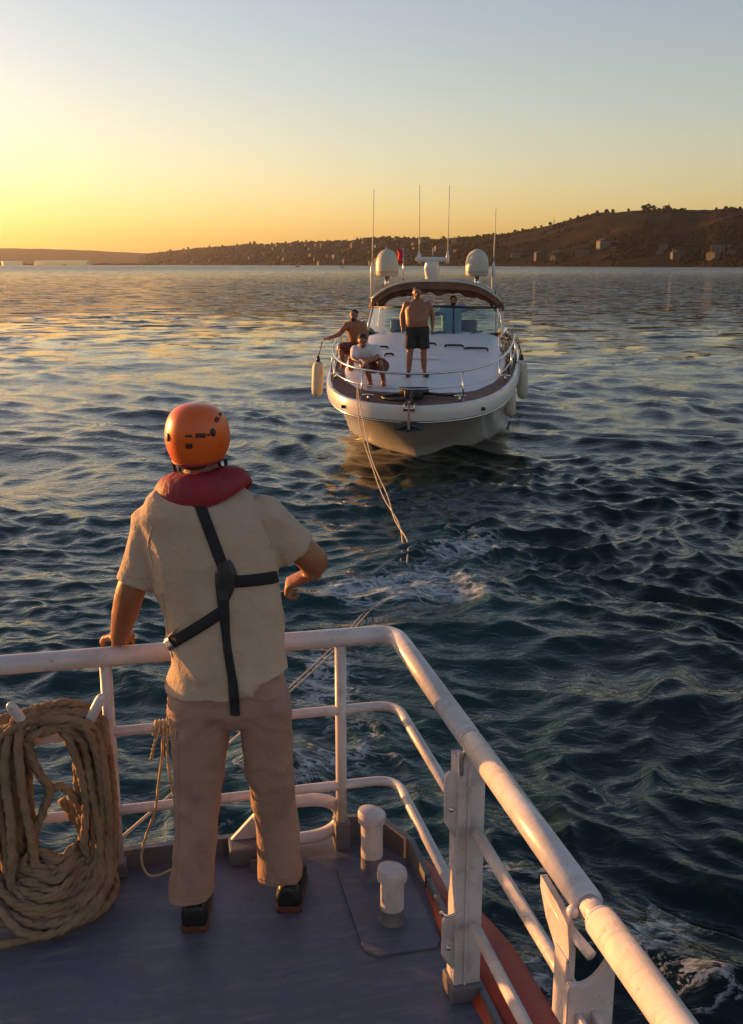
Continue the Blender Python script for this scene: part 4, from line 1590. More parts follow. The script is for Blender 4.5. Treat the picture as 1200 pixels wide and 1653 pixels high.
# ------------------------------------------------------------------ people on the yacht
def hand_geo(wrist, d, palm_n, size=1.0, curl=.5, thumb_side=1):
    """palm plus five separate fingers; d = direction of the hand, palm_n = direction the palm faces"""
    d = d.normalized()
    s = d.cross(palm_n).normalized() * thumb_side
    pn = s.cross(d).normalized() * thumb_side
    pn = palm_n - d * palm_n.dot(d)
    pn.normalize()
    g = []
    k = size
    rings = []
    for f_, w, t in ((-.01, .026, .019), (.02, .034, .019), (.05, .041, .017), (.085, .042, .014), (.098, .038, .010)):
        c_ = wrist + d * f_ * k
        rings.append([c_ + s * (w * math.cos(a) * k) + pn * (t * math.sin(a) * k) for a in np.linspace(0, 2 * math.pi, 14, endpoint=False)])
    g.append(loft(rings))
    for off, L_, r_ in ((.031, .070, .0088), (.011, .080, .0092), (-.010, .074, .0088), (-.030, .058, .0078)):
        p = wrist + d * .088 * k + s * off * k
        a0, a1, a2 = curl * .9, curl * 1.9, curl * 2.7
        q = [p - d * .02 * k]
        q.append(p + d * .004 * k)
        for a, f_ in ((a0, .45), (a1, .32), (a2, .23)):
            q.append(q[-1] + (d * math.cos(a) + pn * math.sin(a) + s * off * 1.4) * (L_ * f_ * k))
        g.append(limb(q, [r_ * k * z for z in (1.1, 1.08, 1.0, .92, .78)], 9))
    p = wrist + d * .022 * k + s * .026 * k
    q = [p, p + (d * .6 + s * .75 + pn * .25) * .032 * k, p + (d * 1.5 + s * 1.15 + pn * .75) * .032 * k, p + (d * 2.2 + s * 1.2 + pn * 1.2) * .032 * k]
    g.append(limb(q, [.013 * k, .0125 * k, .0105 * k, .0085 * k], 9))
    return g


def head_geo(c, face, r=.098, k=1.0):
    """skull, jaw, nose, brow and ears round a head centre; face = looking direction"""
    up = V3((0, 0, 1))
    f_ = face.normalized()
    up = (up - f_ * up.dot(f_)).normalized()
    s = f_.cross(up)
    Mx = Matrix((s, f_, up)).transposed()
    g = [ball(c, (.076 * k, .095 * k, .088 * k), 18, 12, Mx), ball(c + f_ * .018 * k - up * .055 * k, (.058 * k, .072 * k, .068 * k), 16, 10, Mx), ball(c + f_ * .05 * k - up * .098 * k, (.034 * k, .034 * k, .026 * k), 12, 8, Mx)]
    g.append(limb([c + f_ * .088 * k + up * .002, c + f_ * .108 * k - up * .036 * k], [.011 * k, .016 * k], 8))
    g.append(ball(c + f_ * .080 * k + up * .022 * k, (.050 * k, .016 * k, .011 * k), 12, 8, Mx))
    for q in (-1, 1):
        g.append(ball(c + s * q * .078 * k - up * .012 * k - f_ * .005, (.012 * k, .022 * k, .032 * k), 10, 8, Mx))
    return g, Mx, s, f_, up


def hair_parts(o, c, Mx, s, f_, up, k=1.0, beard=True, base=V3((0, 0, 0))):
    g = [ball(c - base + up * .034 * k - f_ * .030 * k, (.083 * k, .092 * k, .074 * k), 16, 10, Mx)]
    g.append(ball(c - base - f_ * .05 * k - up * .02 * k, (.068 * k, .052 * k, .06 * k), 14, 8, Mx))
    union('hair', g, M['hair'], o, .009, 3)
    if beard:
        union('beard', [ball(c - base + f_ * .042 * k - up * .088 * k, (.058 * k, .062 * k, .046 * k), 14, 8, Mx)], M['hair'], o, .009, 2)
    for q in (-1, 1):
        mk('eye', ball(c - base + f_ * .086 * k + s * q * .030 * k + up * .002, .011 * k, 8, 6), M['hair'], o)


def rel(g, b):
    return [move(q, -b) for q in g]


def person(label, base, J, face, torso, legs, arms, hands, skin_extra=(), clothes=(), hair=True, beard=True, k=1.0, voxel=.014):
    o = thing('person', label, 'person', base)
    hg, Mx, s, f_, up = head_geo(J['head'], face, k=k)
    g = list(hg)
    g.append(limb([J['head'] - up * .07, J['neck'] - up * .05], [.052 * k, .060 * k], 12))
    g += torso + legs + arms + hands + list(skin_extra)
    union('body', rel(g, base), M['skin_far'], o, voxel, 4)
    if hair:
        hair_parts(o, J['head'], Mx, s, f_, up, k, beard, base)
    for nm, geos, mat in clothes:
        union(nm, rel(geos, base), M[mat], o, voxel, 3)
    return o


def elip_rings(rows):
    """rows of (centre, side vector, depth vector)"""
    return loft([[c_ + a_ * math.copysign(abs(math.cos(t)) ** .8, math.cos(t)) + b_ * math.copysign(abs(math.sin(t)) ** .8, math.sin(t)) for t in np.linspace(0, 2 * math.pi, 20, endpoint=False)] for c_, a_, b_ in rows])


def shoe_geo(heel, d, L_=.27, w=.048, h=.075):
    d = d.normalized()
    s = V3((d.y, -d.x, 0))
    rg = []
    for f_, ww, hh_ in ((-.02, .6, .75), (.0, .85, .95), (.08, 1, 1.0), (.3, .95, 1.05), (.55, 1.05, .75), (.8, 1.05, .55), (.95, .75, .42), (1.0, .35, .25)):
        c_ = heel + d * f_ * L_
        rg.append([c_ + s * w * ww * x + V3((0, 0, h * hh_ * z)) for x, z in ((-1, 0), (-1, .45), (-.75, .9), (0, 1.0), (.75, .9), (1, .45), (1, 0), (0, 0))])
    return loft(rg)


X1, Z1 = V3((1, 0, 0)), V3((0, 0, 1))
toward = V3((-.03, -1, -.05))

# 1. standing shirtless man in dark shorts
Yb = 19.6
XO = 0
q = lambda x, y, dy=0.0: pt(x + XO, y, Yb + dy)
base = q(673, 606)
J = {'head': q(673.5, 472, -.02), 'neck': q(674, 483)}
sh_l, sh_r = q(656.5, 492), q(691.5, 492)
tor = elip_rings([(q(674, 481), X1 * .07, V3((0, .07, 0))), (q(674, 486), X1 * .13, V3((0, .09, 0))), (q(674, 494), X1 * .235, V3((0, .13, 0))), (q(674, 503, -.02), X1 * .235, V3((0, .15, 0))), (q(673, 515, -.05), X1 * .215, V3((0, .17, 0))), (q(673, 525, -.04), X1 * .21, V3((0, .165, 0))), (q(674, 535), X1 * .20, V3((0, .14, 0)))])
kn = [q(662, 570, -.03), q(684, 570, -.02)]
hp = [q(665, 535), q(683, 535)]
an_ = [q(660, 600), q(685, 600)]
legs = []
feet = []
for i in range(2):
    legs.append(limb_s([hp[i], hp[i] * .5 + kn[i] * .5, kn[i], kn[i] * .55 + an_[i] * .45, an_[i]], [.098, .088, .062, .060, .042]))
    feet.append(shoe_geo(an_[i] + V3((0, .06, -.075)), V3((-.15 if i == 0 else .2, -1, 0)), .27))
el = [q(649.5, 510, .03), q(698.5, 510, .02)]
wr = [q(649.5, 527, -.05), q(698.5, 528, -.06)]
arms = [limb_s([sh_l, sh_l * .5 + el[0] * .5, el[0], wr[0]], [.075, .06, .05, .034]), limb_s([sh_r, sh_r * .5 + el[1] * .5, el[1], wr[1]], [.075, .06, .05, .034])]
hands = hand_geo(wr[0], V3((0, -.1, -1)), V3((1, 0, 0)), 1.05, .35, -1) + hand_geo(wr[1], V3((0, -.1, -1)), V3((-1, 0, 0)), 1.05, .35, 1)
sho = [elip_rings([(q(674, 526, -.02), X1 * .222, V3((0, .178, 0))), (q(674, 535), X1 * .225, V3((0, .165, 0))), (q(674, 542), X1 * .22, V3((0, .15, 0)))])]
for i in range(2):
    sho.append(elip_rings([(hp[i] + V3((0, 0, .02)), X1 * .115, V3((0, .125, 0))), (hp[i] * .5 + kn[i] * .5, X1 * .118, V3((0, .12, 0))), (hp[i] * .22 + kn[i] * .78, X1 * .122, V3((0, .12, 0)))]))
person('shirtless man in dark shorts standing on the yacht foredeck', base, J, toward, [tor], legs, arms, hands, clothes=[('shorts', sho, 'shorts'), ('shoe', [feet[0]], 'shoe'), ('shoe', [feet[1]], 'shoe')], beard=False,
       skin_extra=[ball(q(666, 498, -.10), (.095, .055, .075), 14, 10), ball(q(682, 498, -.10), (.095, .055, .075), 14, 10), ball(q(673.5, 519, -.13), (.15, .10, .11), 16, 10)])

# 2. man in a blue shirt behind the windscreen
Yb = 24.5
XO = 5
base = q(727, 483)
base.z = .86
J = {'head': q(727, 484.5, -.05), 'neck': q(727, 494)}
tor = elip_rings([(q(727, 492), X1 * .07, V3((0, .07, 0))), (q(726, 495), X1 * .19, V3((0, .10, 0))), (q(725, 500), X1 * .235, V3((0, .13, 0))), (q(724, 515), X1 * .22, V3((0, .14, 0))), (q(724, 530), X1 * .20, V3((0, .15, 0))), (q(724, 540), X1 * .19, V3((0, .13, 0)))])
hpz = q(724, 538)
legs = [limb_s([hpz + V3((s_ * .09, 0, 0)), V3((hpz.x + s_ * .10, hpz.y - .03, 1.35)), V3((hpz.x + s_ * .11, hpz.y, .93))], [.10, .065, .045]) for s_ in (-1, 1)]
sl, sr = q(711, 498), q(741, 497)
e_l, w_l = q(703, 507, -.1), q(699, 505, -.42)
e_r, w_r = q(752, 499, -.2), q(760, 500.5, -.42)
arms = [limb_s([sl, e_l, w_l], [.07, .05, .034]), limb_s([sr, e_r, w_r], [.07, .05, .034])]
hands = hand_geo(w_l, V3((0, -1, -.2)), V3((0, 0, -1)), 1, .5, 1) + hand_geo(w_r, V3((.8, -.5, -.1)), V3((0, 0, -1)), 1, .5, -1)
cl = [elip_rings([(q(727, 492.5), X1 * .09, V3((0, .085, 0))), (q(726, 494.5), X1 * .205, V3((0, .115, 0))), (q(725, 500), X1 * .252, V3((0, .145, 0))), (q(724, 515), X1 * .24, V3((0, .158, 0))), (q(724, 530), X1 * .225, V3((0, .168, 0))), (q(724, 541), X1 * .23, V3((0, .165, 0)))]),
      limb([sl, sl * .45 + e_l * .55], [.092, .085]), limb([sr, sr * .45 + e_r * .55], [.092, .082])]
tr = [limb_s([hpz + V3((s_ * .09, 0, 0)), V3((hpz.x + s_ * .10, hpz.y - .03, 1.45))], [.125, .10]) for s_ in (-1, 1)]
ft = [shoe_geo(V3((hpz.x + s_ * .11, hpz.y + .07, .862)), V3((s_ * .2, -1, 0)), .27) for s_ in (-1, 1)]
person('man in a light blue shirt standing at the helm behind the windscreen', base, J, toward, [tor], legs, arms, hands, clothes=[('shirt', cl, 'blue_shirt'), ('shorts', tr, 'shorts'), ('shoe', [ft[0]], 'shoe'), ('shoe', [ft[1]], 'shoe')])

# 3. shirtless man sitting on the left side deck, reaching for the rail
Yb = 20.6
XO = 0
base = q(572, 575)
J = {'head': q(571.5, 508, -.05), 'neck': q(573, 519)}
ax = V3((.97, -.22, .0))
ay = V3((.22, .97, 0))
tor = elip_rings([(q(573, 516), ax * .07, ay * .07), (q(573, 520), ax * .18, ay * .10), (q(574, 526), ax * .225, ay * .13), (q(577, 538, .02), ax * .20, ay * .14), (q(579, 550, .06), ax * .185, ay * .15), (q(580, 562, .10), ax * .18, ay * .15)])
hipl, hipr = q(573, 563, .05), q(587, 563, .05)
kl, kr = q(552, 562, -.30), q(568, 576, -.42)
al, ar_ = q(553, 588, -.25), q(566, 606, -.35)
legs = [limb_s([hipl, hipl * .5 + kl * .5, kl, kl * .55 + al * .45, al], [.098, .085, .062, .058, .042]), limb_s([hipr, hipr * .5 + kr * .5, kr, kr * .55 + ar_ * .45, ar_], [.098, .085, .062, .058, .042])]
sl, sr = q(560, 525, -.03), q(587, 524, .02)
el_, wl2 = q(547, 540, -.10), q(531, 546, -.15)
er_, wr2 = q(592, 543, -.08), q(588, 560, -.28)
arms = [limb_s([sl, sl * .5 + el_ * .5, el_, wl2], [.072, .058, .048, .034]), limb_s([sr, sr * .5 + er_ * .5, er_, wr2], [.072, .058, .048, .034])]
hands = hand_geo(wl2, V3((-1, -.1, -.1)), V3((0, 0, -1)), 1.05, .7, -1) + hand_geo(wr2, V3((-.3, -.7, -.6)), V3((0, 0, -1)), 1.05, .5, 1)
sho = [elip_rings([(q(578, 556, .08), ax * .20, ay * .17), (q(580, 566, .10), ax * .195, ay * .17)]),
       limb_s([hipl, hipl * .5 + kl * .5, hipl * .12 + kl * .88], [.135, .13, .115]), limb_s([hipr, hipr * .5 + kr * .5, hipr * .12 + kr * .88], [.135, .13, .115])]
ft = [shoe_geo(al + V3((.03, .06, -.08)), V3((-.2, -1, 0)), .26, .045, .07), shoe_geo(ar_ + V3((.0, .06, -.08)), V3((0, -1, 0)), .26, .045, .07)]
person('shirtless man in maroon shorts sitting at the left yacht rail with one arm out', base, J, V3((-.35, -1, -.05)), [tor], legs, arms, hands, skin_extra=ft, clothes=[('shorts', sho, 'red_shorts')])

# 4. man in a white shirt crouching over the tow line
Yb = 18.95
base = q(608, 622)
J = {'head': q(585, 549, -.28), 'neck': q(589, 560, -.15)}
tor = elip_rings([(q(588, 557, -.16), X1 * .07, V3((0, .06, .03))), (q(590, 562, -.12), X1 * .20, V3((0, .10, .06))), (q(594, 569, -.05), X1 * .225, V3((0, .14, .08))), (q(601, 578, .10), X1 * .205, V3((0, .15, .06))), (q(608, 587, .22), X1 * .185, V3((0, .15, .03))), (q(612, 592, .28), X1 * .17, V3((0, .14, 0)))])
hipl, hipr = q(605, 592, .25), q(618, 591, .25)
kl, kr = q(592, 593, -.22), q(614, 586, -.24)
al, ar_ = q(598, 617, -.02), q(620, 616, .0)
legs = [limb_s([hipl, hipl * .5 + kl * .5, kl, kl * .55 + al * .45, al], [.098, .085, .062, .058, .042]), limb_s([hipr, hipr * .5 + kr * .5, kr, kr * .55 + ar_ * .45, ar_], [.098, .085, .062, .058, .042])]
sl, sr = q(574, 565, -.12), q(607, 563, -.08)
el_, wl2 = q(572, 580, -.30), q(582, 586, -.52)
er_, wr2 = q(608, 577, -.34), q(594, 584, -.55)
arms = [limb_s([sl, sl * .5 + el_ * .5, el_, wl2], [.070, .056, .047, .033]), limb_s([sr, sr * .5 + er_ * .5, er_, wr2], [.070, .056, .047, .033])]
hands = hand_geo(wl2, V3((.1, -.6, -.8)), V3((.6, 0, -.3)), 1.05, .6, -1) + hand_geo(wr2, V3((-.4, -.6, -.7)), V3((-.6, 0, -.3)), 1.05, .6, 1)
cl = [elip_rings([(q(588, 556.5, -.16), X1 * .085, V3((0, .075, .03))), (q(590, 561.5, -.12), X1 * .215, V3((0, .115, .06))), (q(594, 569, -.05), X1 * .242, V3((0, .155, .085))), (q(601, 578, .10), X1 * .225, V3((0, .165, .065))), (q(608, 587, .22), X1 * .21, V3((0, .165, .03))), (q(612, 591, .28), X1 * .20, V3((0, .16, 0)))]),
      limb([sl, sl * .35 + el_ * .65], [.092, .082]), limb([sr, sr * .35 + er_ * .65], [.092, .082])]
sho = [limb_s([hipl, hipl * .5 + kl * .5, hipl * .15 + kl * .85], [.13, .12, .105]), limb_s([hipr, hipr * .5 + kr * .5, hipr * .15 + kr * .85], [.13, .12, .105])]
ft = [shoe_geo(al + V3((.02, .06, -.075)), V3((-.3, -1, 0)), .26, .045, .07), shoe_geo(ar_ + V3((-.02, .06, -.075)), V3((.1, -1, 0)), .26, .045, .07)]
person('man in a white shirt crouching over the tow line at the yacht bow', base, J, V3((.05, -1, -.55)), [tor], legs, arms, hands, skin_extra=ft, clothes=[('shirt', cl, 'white_tee'), ('shorts', sho, 'red_shorts')], beard=False)


# ------------------------------------------------------------------ crewman at the stern railing
base = ptz(385, 1490, 1.1)
man = thing('person', 'crewman in orange helmet, cream shirt and tan trousers standing with his back turned', 'person', base)


def mp(x, y, Y):
    return pt(x, y, Y) - base


def rowring(px, y, hw, Y, dep, n=28, pw=.85, lean=0.0):
    """horizontal oval ring: centre bearing, half width in px, half depth in metres"""
    c_ = mp(px, y, Y)
    w = (mp(px + hw, y, Y) - c_).length
    out = []
    for t in np.linspace(0, 2 * math.pi, n, endpoint=False):
        ca, sa = math.cos(t), math.sin(t)
        out.append(c_ + V3((w * math.copysign(abs(ca) ** pw, ca), dep * math.copysign(abs(sa) ** pw, sa), lean * ca)))
    return out


def nz3(p, sx, sy, sz, seed=0):
    return noise.noise(V3((p.x * sx + seed, p.y * sy + seed * .7, p.z * sz)))


# --- trousers
def trouser_disp(p):
    low = max(0, 1 - abs(p.z - .10) / .16)
    knee = max(0, 1 - abs(p.z - .50) / .20)
    a = .0035 + .009 * low + .005 * knee
    d = a * nz3(V3((p.x + .4 * p.z, p.y, p.z)), 9, 9, 12, 3) + .005 * nz3(p, 9, 9, 2.2, 9)
    fl = 1 - abs(nz3(V3((p.x + .5 * p.z, p.y, p.z - .5 * p.x)), 8, 6, 5, 12))
    d += (.004 + .008 * low + .006 * knee) * (fl ** 4 - .4)
    seat = max(0, 1 - abs(p.z - .80) / .14)
    d += .006 * seat * ((1 - abs(nz3(V3((p.x, p.y, p.z + .8 * abs(p.x))), 5, 3, 18, 15))) ** 4 - .4)
    return d + .0015 * nz3(p, 30, 30, 30, 5)


L_rows = [(330, 1088, 48, 3.30, .105), (326, 1130, 55, 3.295, .118), (325, 1165, 53, 3.29, .112), (324, 1205, 48, 3.28, .100), (321, 1250, 43, 3.27, .090), (320, 1290, 40, 3.26, .082), (317, 1330, 37.5, 3.25, .080), (314, 1375, 36, 3.235, .078), (312, 1405, 36, 3.225, .076), (310, 1428, 36.5, 3.22, .080), (310, 1444, 36, 3.22, .082)]
R_rows = [(418, 1088, 42, 3.30, .105), (427, 1130, 46, 3.305, .118), (429, 1165, 44.5, 3.31, .110), (432, 1205, 43, 3.315, .098), (437, 1250, 40, 3.32, .088), (443, 1290, 38, 3.33, .080), (447, 1330, 36.5, 3.335, .078), (450, 1370, 36.5, 3.335, .077), (452, 1392, 37.5, 3.335, .078), (452, 1408, 38, 3.335, .080), (452, 1415, 37.5, 3.335, .080)]
pel = [rowring(370, 1035, 78, 3.31, .100), rowring(371, 1065, 84, 3.305, .115), rowring(372, 1095, 89, 3.30, .118), rowring(374, 1135, 91, 3.30, .128), rowring(380, 1158, 70, 3.30, .10), rowring(384, 1166, 30, 3.30, .06)]
union('trousers', [loft(pel), loft([rowring(r[0], r[1], r[2] - 2.5, *r[3:]) for r in L_rows]), loft([rowring(r[0], r[1], r[2] - 2.0, *r[3:]) for r in R_rows])], M['tan'], man, .0075, 5, .5, trouser_disp)

# --- T-shirt
S_rows = [(331, 762, 30, 3.37, .055, 0), (331, 778, 52, 3.37, .075, -.01), (332, 793, 74, 3.365, .092, -.012), (333, 808, 93, 3.36, .108, -.014), (334, 830, 106, 3.355, .122, -.010), (337, 860, 110, 3.35, .132, -.006), (342, 900, 105, 3.345, .140, 0), (348, 935, 101, 3.34, .138, 0), (356, 970, 98, 3.33, .134, 0), (364, 1010, 95, 3.32, .128, 0), (369, 1045, 95, 3.31, .132, 0), (371, 1072, 96, 3.305, .138, 0)]
rings = [rowring(a, b_, c_, d_, e, lean=f_) for a, b_, c_, d_, e, f_ in S_rows]
# uneven hem: longer on the left
r0 = rowring(371, 1098, 98, 3.30, .150)
xs_ = [p.x for p in r0]
mx = mp(390, 1090, 3.2).x
hem = []
for p in r0:
    t = 1 / (1 + math.exp(-(p.x - mx) / .006))
    hem.append(p + V3((0, 0, -.030 * (1 - t) + .043 * t)))
rings.append(hem)


def shirt_disp(p):
    zt = p.z
    d = .006 * nz3(p, 5, 5, 3, 2) + .004 * nz3(V3((p.x + p.z * .6, p.y, p.z - p.x * .6)), 16, 9, 6, 4)
    low = max(0, 1 - max(0, zt - .80) / .35)
    d += .010 * low * nz3(V3((p.x + .5 * p.z, p.y, p.z)), 14, 6, 5, 7)
    d += .007 * low * nz3(V3((p.x - .5 * p.z, p.y, p.z)), 9, 6, 16, 8)
    if p.x > .12:
        d += .008 * nz3(V3((p.x, p.y, p.z + p.x)), 6, 6, 22, 6) * min(1, (p.x - .12) * 8)
    f1 = 1 - abs(nz3(V3((p.x * .8 + p.z * .5, p.y, p.z * .7 - p.x * .5)), 7, 3, 4, 11))
    f2 = 1 - abs(nz3(V3((p.x * .7 - p.z * .6, p.y, p.z * .6 + p.x * .6)), 8, 3, 5, 14))
    d += (.008 + .011 * low) * (f1 ** 5 - .35) + (.006 + .010 * low) * (f2 ** 5 - .35)
    return d + .0012 * nz3(p, 35, 35, 35, 5)


shL, shR = mp(249, 845, 3.36), mp(424, 834, 3.36)
elL, wrL = mp(211, 955, 3.33), mp(192, 1030, 3.52)
elR, wrR = mp(504, 903, 3.42), mp(506, 924, 3.55)
slL = limb([shL, shL * .5 + elL * .5, shL * .12 + elL * .88], [.078, .076, .074], 18)
slR = limb([shR, shR * .5 + elR * .5, shR * .22 + elR * .78], [.084, .080, .076], 18)


def sleeve(a, b_, r0_, r1_, r2_):
    d = (b_ - a).normalized()
    n_ = d.cross(V3((0, 1, 0))).normalized()
    m_ = d.cross(n_)
    rg = []
    for t, r_ in ((-.06, r0_ * .75), (.0, r0_), (.35, (r0_ + r1_) / 2), (.7, r1_), (1.0, r2_)):
        c_ = a + (b_ - a) * t
        rg.append([c_ + (n_ * math.cos(x) + m_ * math.sin(x)) * r_ for x in np.linspace(0, 2 * math.pi, 20, endpoint=False)])
    return loft(rg)


tee_geo = [loft(rings), sleeve(shL, mp(219, 943, 3.34), .074, .070, .072), sleeve(shR, mp(474, 888, 3.405), .080, .078, .081), ball(shL, .072), ball(shR, .076)]
tee = union('t_shirt', tee_geo, M['tee'], man, .0075, 7, .5, shirt_disp)

# --- skin: head, neck, arms and hands as one surface
hc = mp(319, 716, 3.385)
look = V3((.16, 1, -.08))
hg, Mx, s_, f_, up_ = head_geo(hc, look, k=1.0)
g = list(hg)
g.append(limb([hc - V3((.0, -.01, .03)), mp(329, 775, 3.37), mp(331, 800, 3.36)], [.062, .066, .085], 16))
for a, b_ in ((shL, shR),):
    g.append(limb([a, (a + b_) / 2 + V3((0, 0, .02)), b_], [.06, .09, .06], 12))
g.append(limb_s([shL, shL * .5 + elL * .5, elL, elL * .55 + wrL * .45, wrL], [.054, .050, .050, .047, .031], 5, 16))
g.append(limb_s([shR, shR * .5 + elR * .5, elR, elR * .6 + wrR * .4, wrR], [.058, .053, .053, .047, .032], 5, 16))
railp = SM @ ship_pt(188, 1046, SY)
g += hand_geo(wrL, V3((-.12, 1, -.18)), V3((0, -.15, -1)), 1.12, .62, 1)
g += hand_geo(wrR, V3((-.90, .05, -.42)), V3((-.30, .15, -.90)), 1.12, 1.05, -1)
union('body', g, M['skin'], man, .0055, 3, .5, lambda p: .0008 * nz3(p, 40, 40, 40, 2))
union('hair', [ball(hc - f_ * .022 - up_ * .008, (.080, .088, .078), 18, 12, Mx), ball(hc - f_ * .048 - up_ * .052, (.058, .042, .034), 14, 10, Mx)], M['hair_grey'], man, .007, 2)
for q_ in (-1, 1):
    mk('eye', ball(hc + f_ * .086 + s_ * q_ * .030, .012, 10, 8), M['hair'], man)

# --- helmet
hcen = mp(319.5, 705, 3.375)
rg = []
wpx = (mp(371, 700, 3.375) - mp(268, 700, 3.375)).length / 2
ztop = mp(319, 650, 3.375).z - hcen.z
prof = [(-.086, .72, .74), (-.091, .76, .80), (-.084, .81, .85), (-.058, .925, .94), (-.02, .99, .985), (.01, 1.0, 1.0), (.04, .97, .975), (.07, .885, .90), (.092, .76, .78), (.108, .58, .60), (.117, .36, .38), (.1205, .14, .15), (.121, .01, .01)]
hz = ztop / .121
for z, a, b_ in prof:
    ring_ = []
    for t in np.linspace(0, 2 * math.pi, 48, endpoint=False):
        ca, sa = math.cos(t), math.sin(t)
        zz = z * hz
        if z < -.05:
            # lower at the nape, higher over the brow and ears
            zz = z * hz * (1.0 + .04 * (-sa)) + .018 * max(0, sa) + .010 * abs(ca) ** 3
        ring_.append(hcen + s_ * (wpx * a * ca) + f_ * (.128 * b_ * sa) + V3((0, 0, zz)))
    rg.append(ring_)
helm = mk('helmet', fix(loft(rg)), M['helmet'], man)
mod = helm.modifiers.new('sub', 'SUBSURF')
mod.levels = mod.render_levels = 1
mk('helmet_rim', tube([p + V3((0, 0, .002)) for p in rg[1]], .006, 8, True), M['vest'], helm)


def bvh_of(*objs):
    dg = bpy.context.evaluated_depsgraph_get()
    dg.update()
    VV, PP = [], []
    for o in objs:
        ev = o.evaluated_get(dg)
        me = ev.to_mesh()
        n0 = len(VV)
        VV += [v.co.copy() for v in me.vertices]
        PP += [tuple(i + n0 for i in p.vertices) for p in me.polygons]
        ev.to_mesh_clear()
    return BVHTree.FromPolygons(VV, PP)


def on_surface(bv, x, y):
    o_ = V3((0, 0, CAM_H)) - base
    d = ray(x, y).normalized()
    loc, nor, i, dist = bv.ray_cast(o_, d)
    if loc is None:
        P_ = o_ + d * 3.45
        loc, nor, i, dist = bv.find_nearest(P_)
    if nor.dot(d) > 0:
        nor = -nor
    return loc, nor


def strap(bv, line, w, off=.004, n=6, smooth_it=True):
    """webbing laid on a surface along a line of bearings"""
    P_ = smooth_path([V3((a, b_, 0)) for a, b_ in line], n)
    ws_ = w if hasattr(w, '__len__') else [w] * len(line)
    wid = np.interp(np.linspace(0, len(line) - 1, len(P_)), range(len(line)), ws_)
    V, F = [], []
    for i, p in enumerate(P_):
        t = (P_[min(i + 1, len(P_) - 1)] - P_[max(i - 1, 0)]).normalized()
        nn = V3((-t.y, t.x, 0))
        row = []
        for k, e in ((-1.02, -.003), (-1, off), (-.4, off * 1.15), (.4, off * 1.15), (1, off), (1.02, -.003)):
            q_ = p + nn * (wid[i] / 2 * k)
            loc, nor = on_surface(bv, q_.x, q_.y)
            row.append(loc + nor * e)
        V += row
    m_ = 6
    for i in range(len(P_) - 1):
        for k in range(5):
            F.append((i * m_ + k, i * m_ + k + 1, (i + 1) * m_ + k + 1, (i + 1) * m_ + k))
    return V, F


hb = bvh_of(helm)
for line, w in ((((299, 704), (310, 704)), (3, 4)), (((316, 703), (332, 703)), (7, 7)), (((334, 702.5), (339, 701.5)), (3, 4)),
                (((300, 720), (311, 720)), (8, 8)), (((348, 681), (352, 674)), (6, 7)), (((354, 670), (358, 667)), (6, 5))):
    mk('vent', strap(hb, line, w, .0012, 3), M['vent'], helm)
for x, y in ((344, 698), (271.5, 706)):
    loc, nor = on_surface(hb, x, y)
    a_ = nor.cross(V3((0, 0, 1))).normalized()
    c_ = nor.cross(a_)
    rg = [[loc + nor * e + (a_ * math.cos(t) * r_ + c_ * math.sin(t) * r_ * 1.35) for t in np.linspace(0, 2 * math.pi, 18, endpoint=False)] for e, r_ in ((-.004, .0105), (.003, .010), (.0045, .007))]
    mk('earmuff_socket', fix(loft(rg)), M['black'], helm)
# chin straps below the rim
for sgn in (-1, 1):
    for dy in (-.035, .045):
        A = hcen + s_ * (sgn * .080) + f_ * dy - V3((0, 0, .078))
        B = hcen + s_ * (sgn * .072) + f_ * .03 - V3((0, 0, .165))
        mk('chin_strap', tube([A, (A + B) / 2 + s_ * sgn * .006, B], .006, 8), M['webbing'], helm)

# --- inflatable life vest collar
nc = mp(326, 770, 3.37)
rg = []
for k in range(31):
    th = R(-165 + 330 * k / 30)
    sn, cs = math.sin(th), -math.cos(th)
    back = max(0, math.cos(th))
    d = V3((sn, cs, 0))
    rin_x, rin_y = .060, .064
    rout_x, rout_y = .166, .118
    inn = V3((sn * rin_x, cs * rin_y, 0))
    out_ = V3((sn * rout_x, cs * rout_y, 0))
    tilt = .15
    zi = .026 + tilt * inn.x - (0.02 if cs > 0 else 0)
    zo = -.036 - .048 * back ** 2 + .155 * out_.x - (.10 * max(0, cs) ** 1.2)
    th_ = .020
    A, B = inn + V3((0, 0, zi)), out_ + V3((0, 0, zo))
    ax_ = (B - A)
    nrm = V3((d.x * .6, d.y * .6, .8)).normalized()
    ring_ = []
    for t in np.linspace(0, 2 * math.pi, 18, endpoint=False):
        a_ = .5 - .5 * math.cos(t)
        bulge = math.sin(t)
        lump = 1 + .25 * noise.noise(V3((k * .45, a_ * 2, 3)))
        ring_.append(nc + A + ax_ * a_ + nrm * (th_ * bulge * lump + .012 * math.sin(math.pi * a_)))
    rg.append(ring_)
vest = mk('life_vest', fix(loft(rg)), M['vest'], man)
mod = vest.modifiers.new('sub', 'SUBSURF')
mod.levels = mod.render_levels = 1
mk('vest_seam', tube([r_[9] + V3((0, 0, .002)) for r_ in rg[1:-1]], .004, 6), M['vest'], vest)

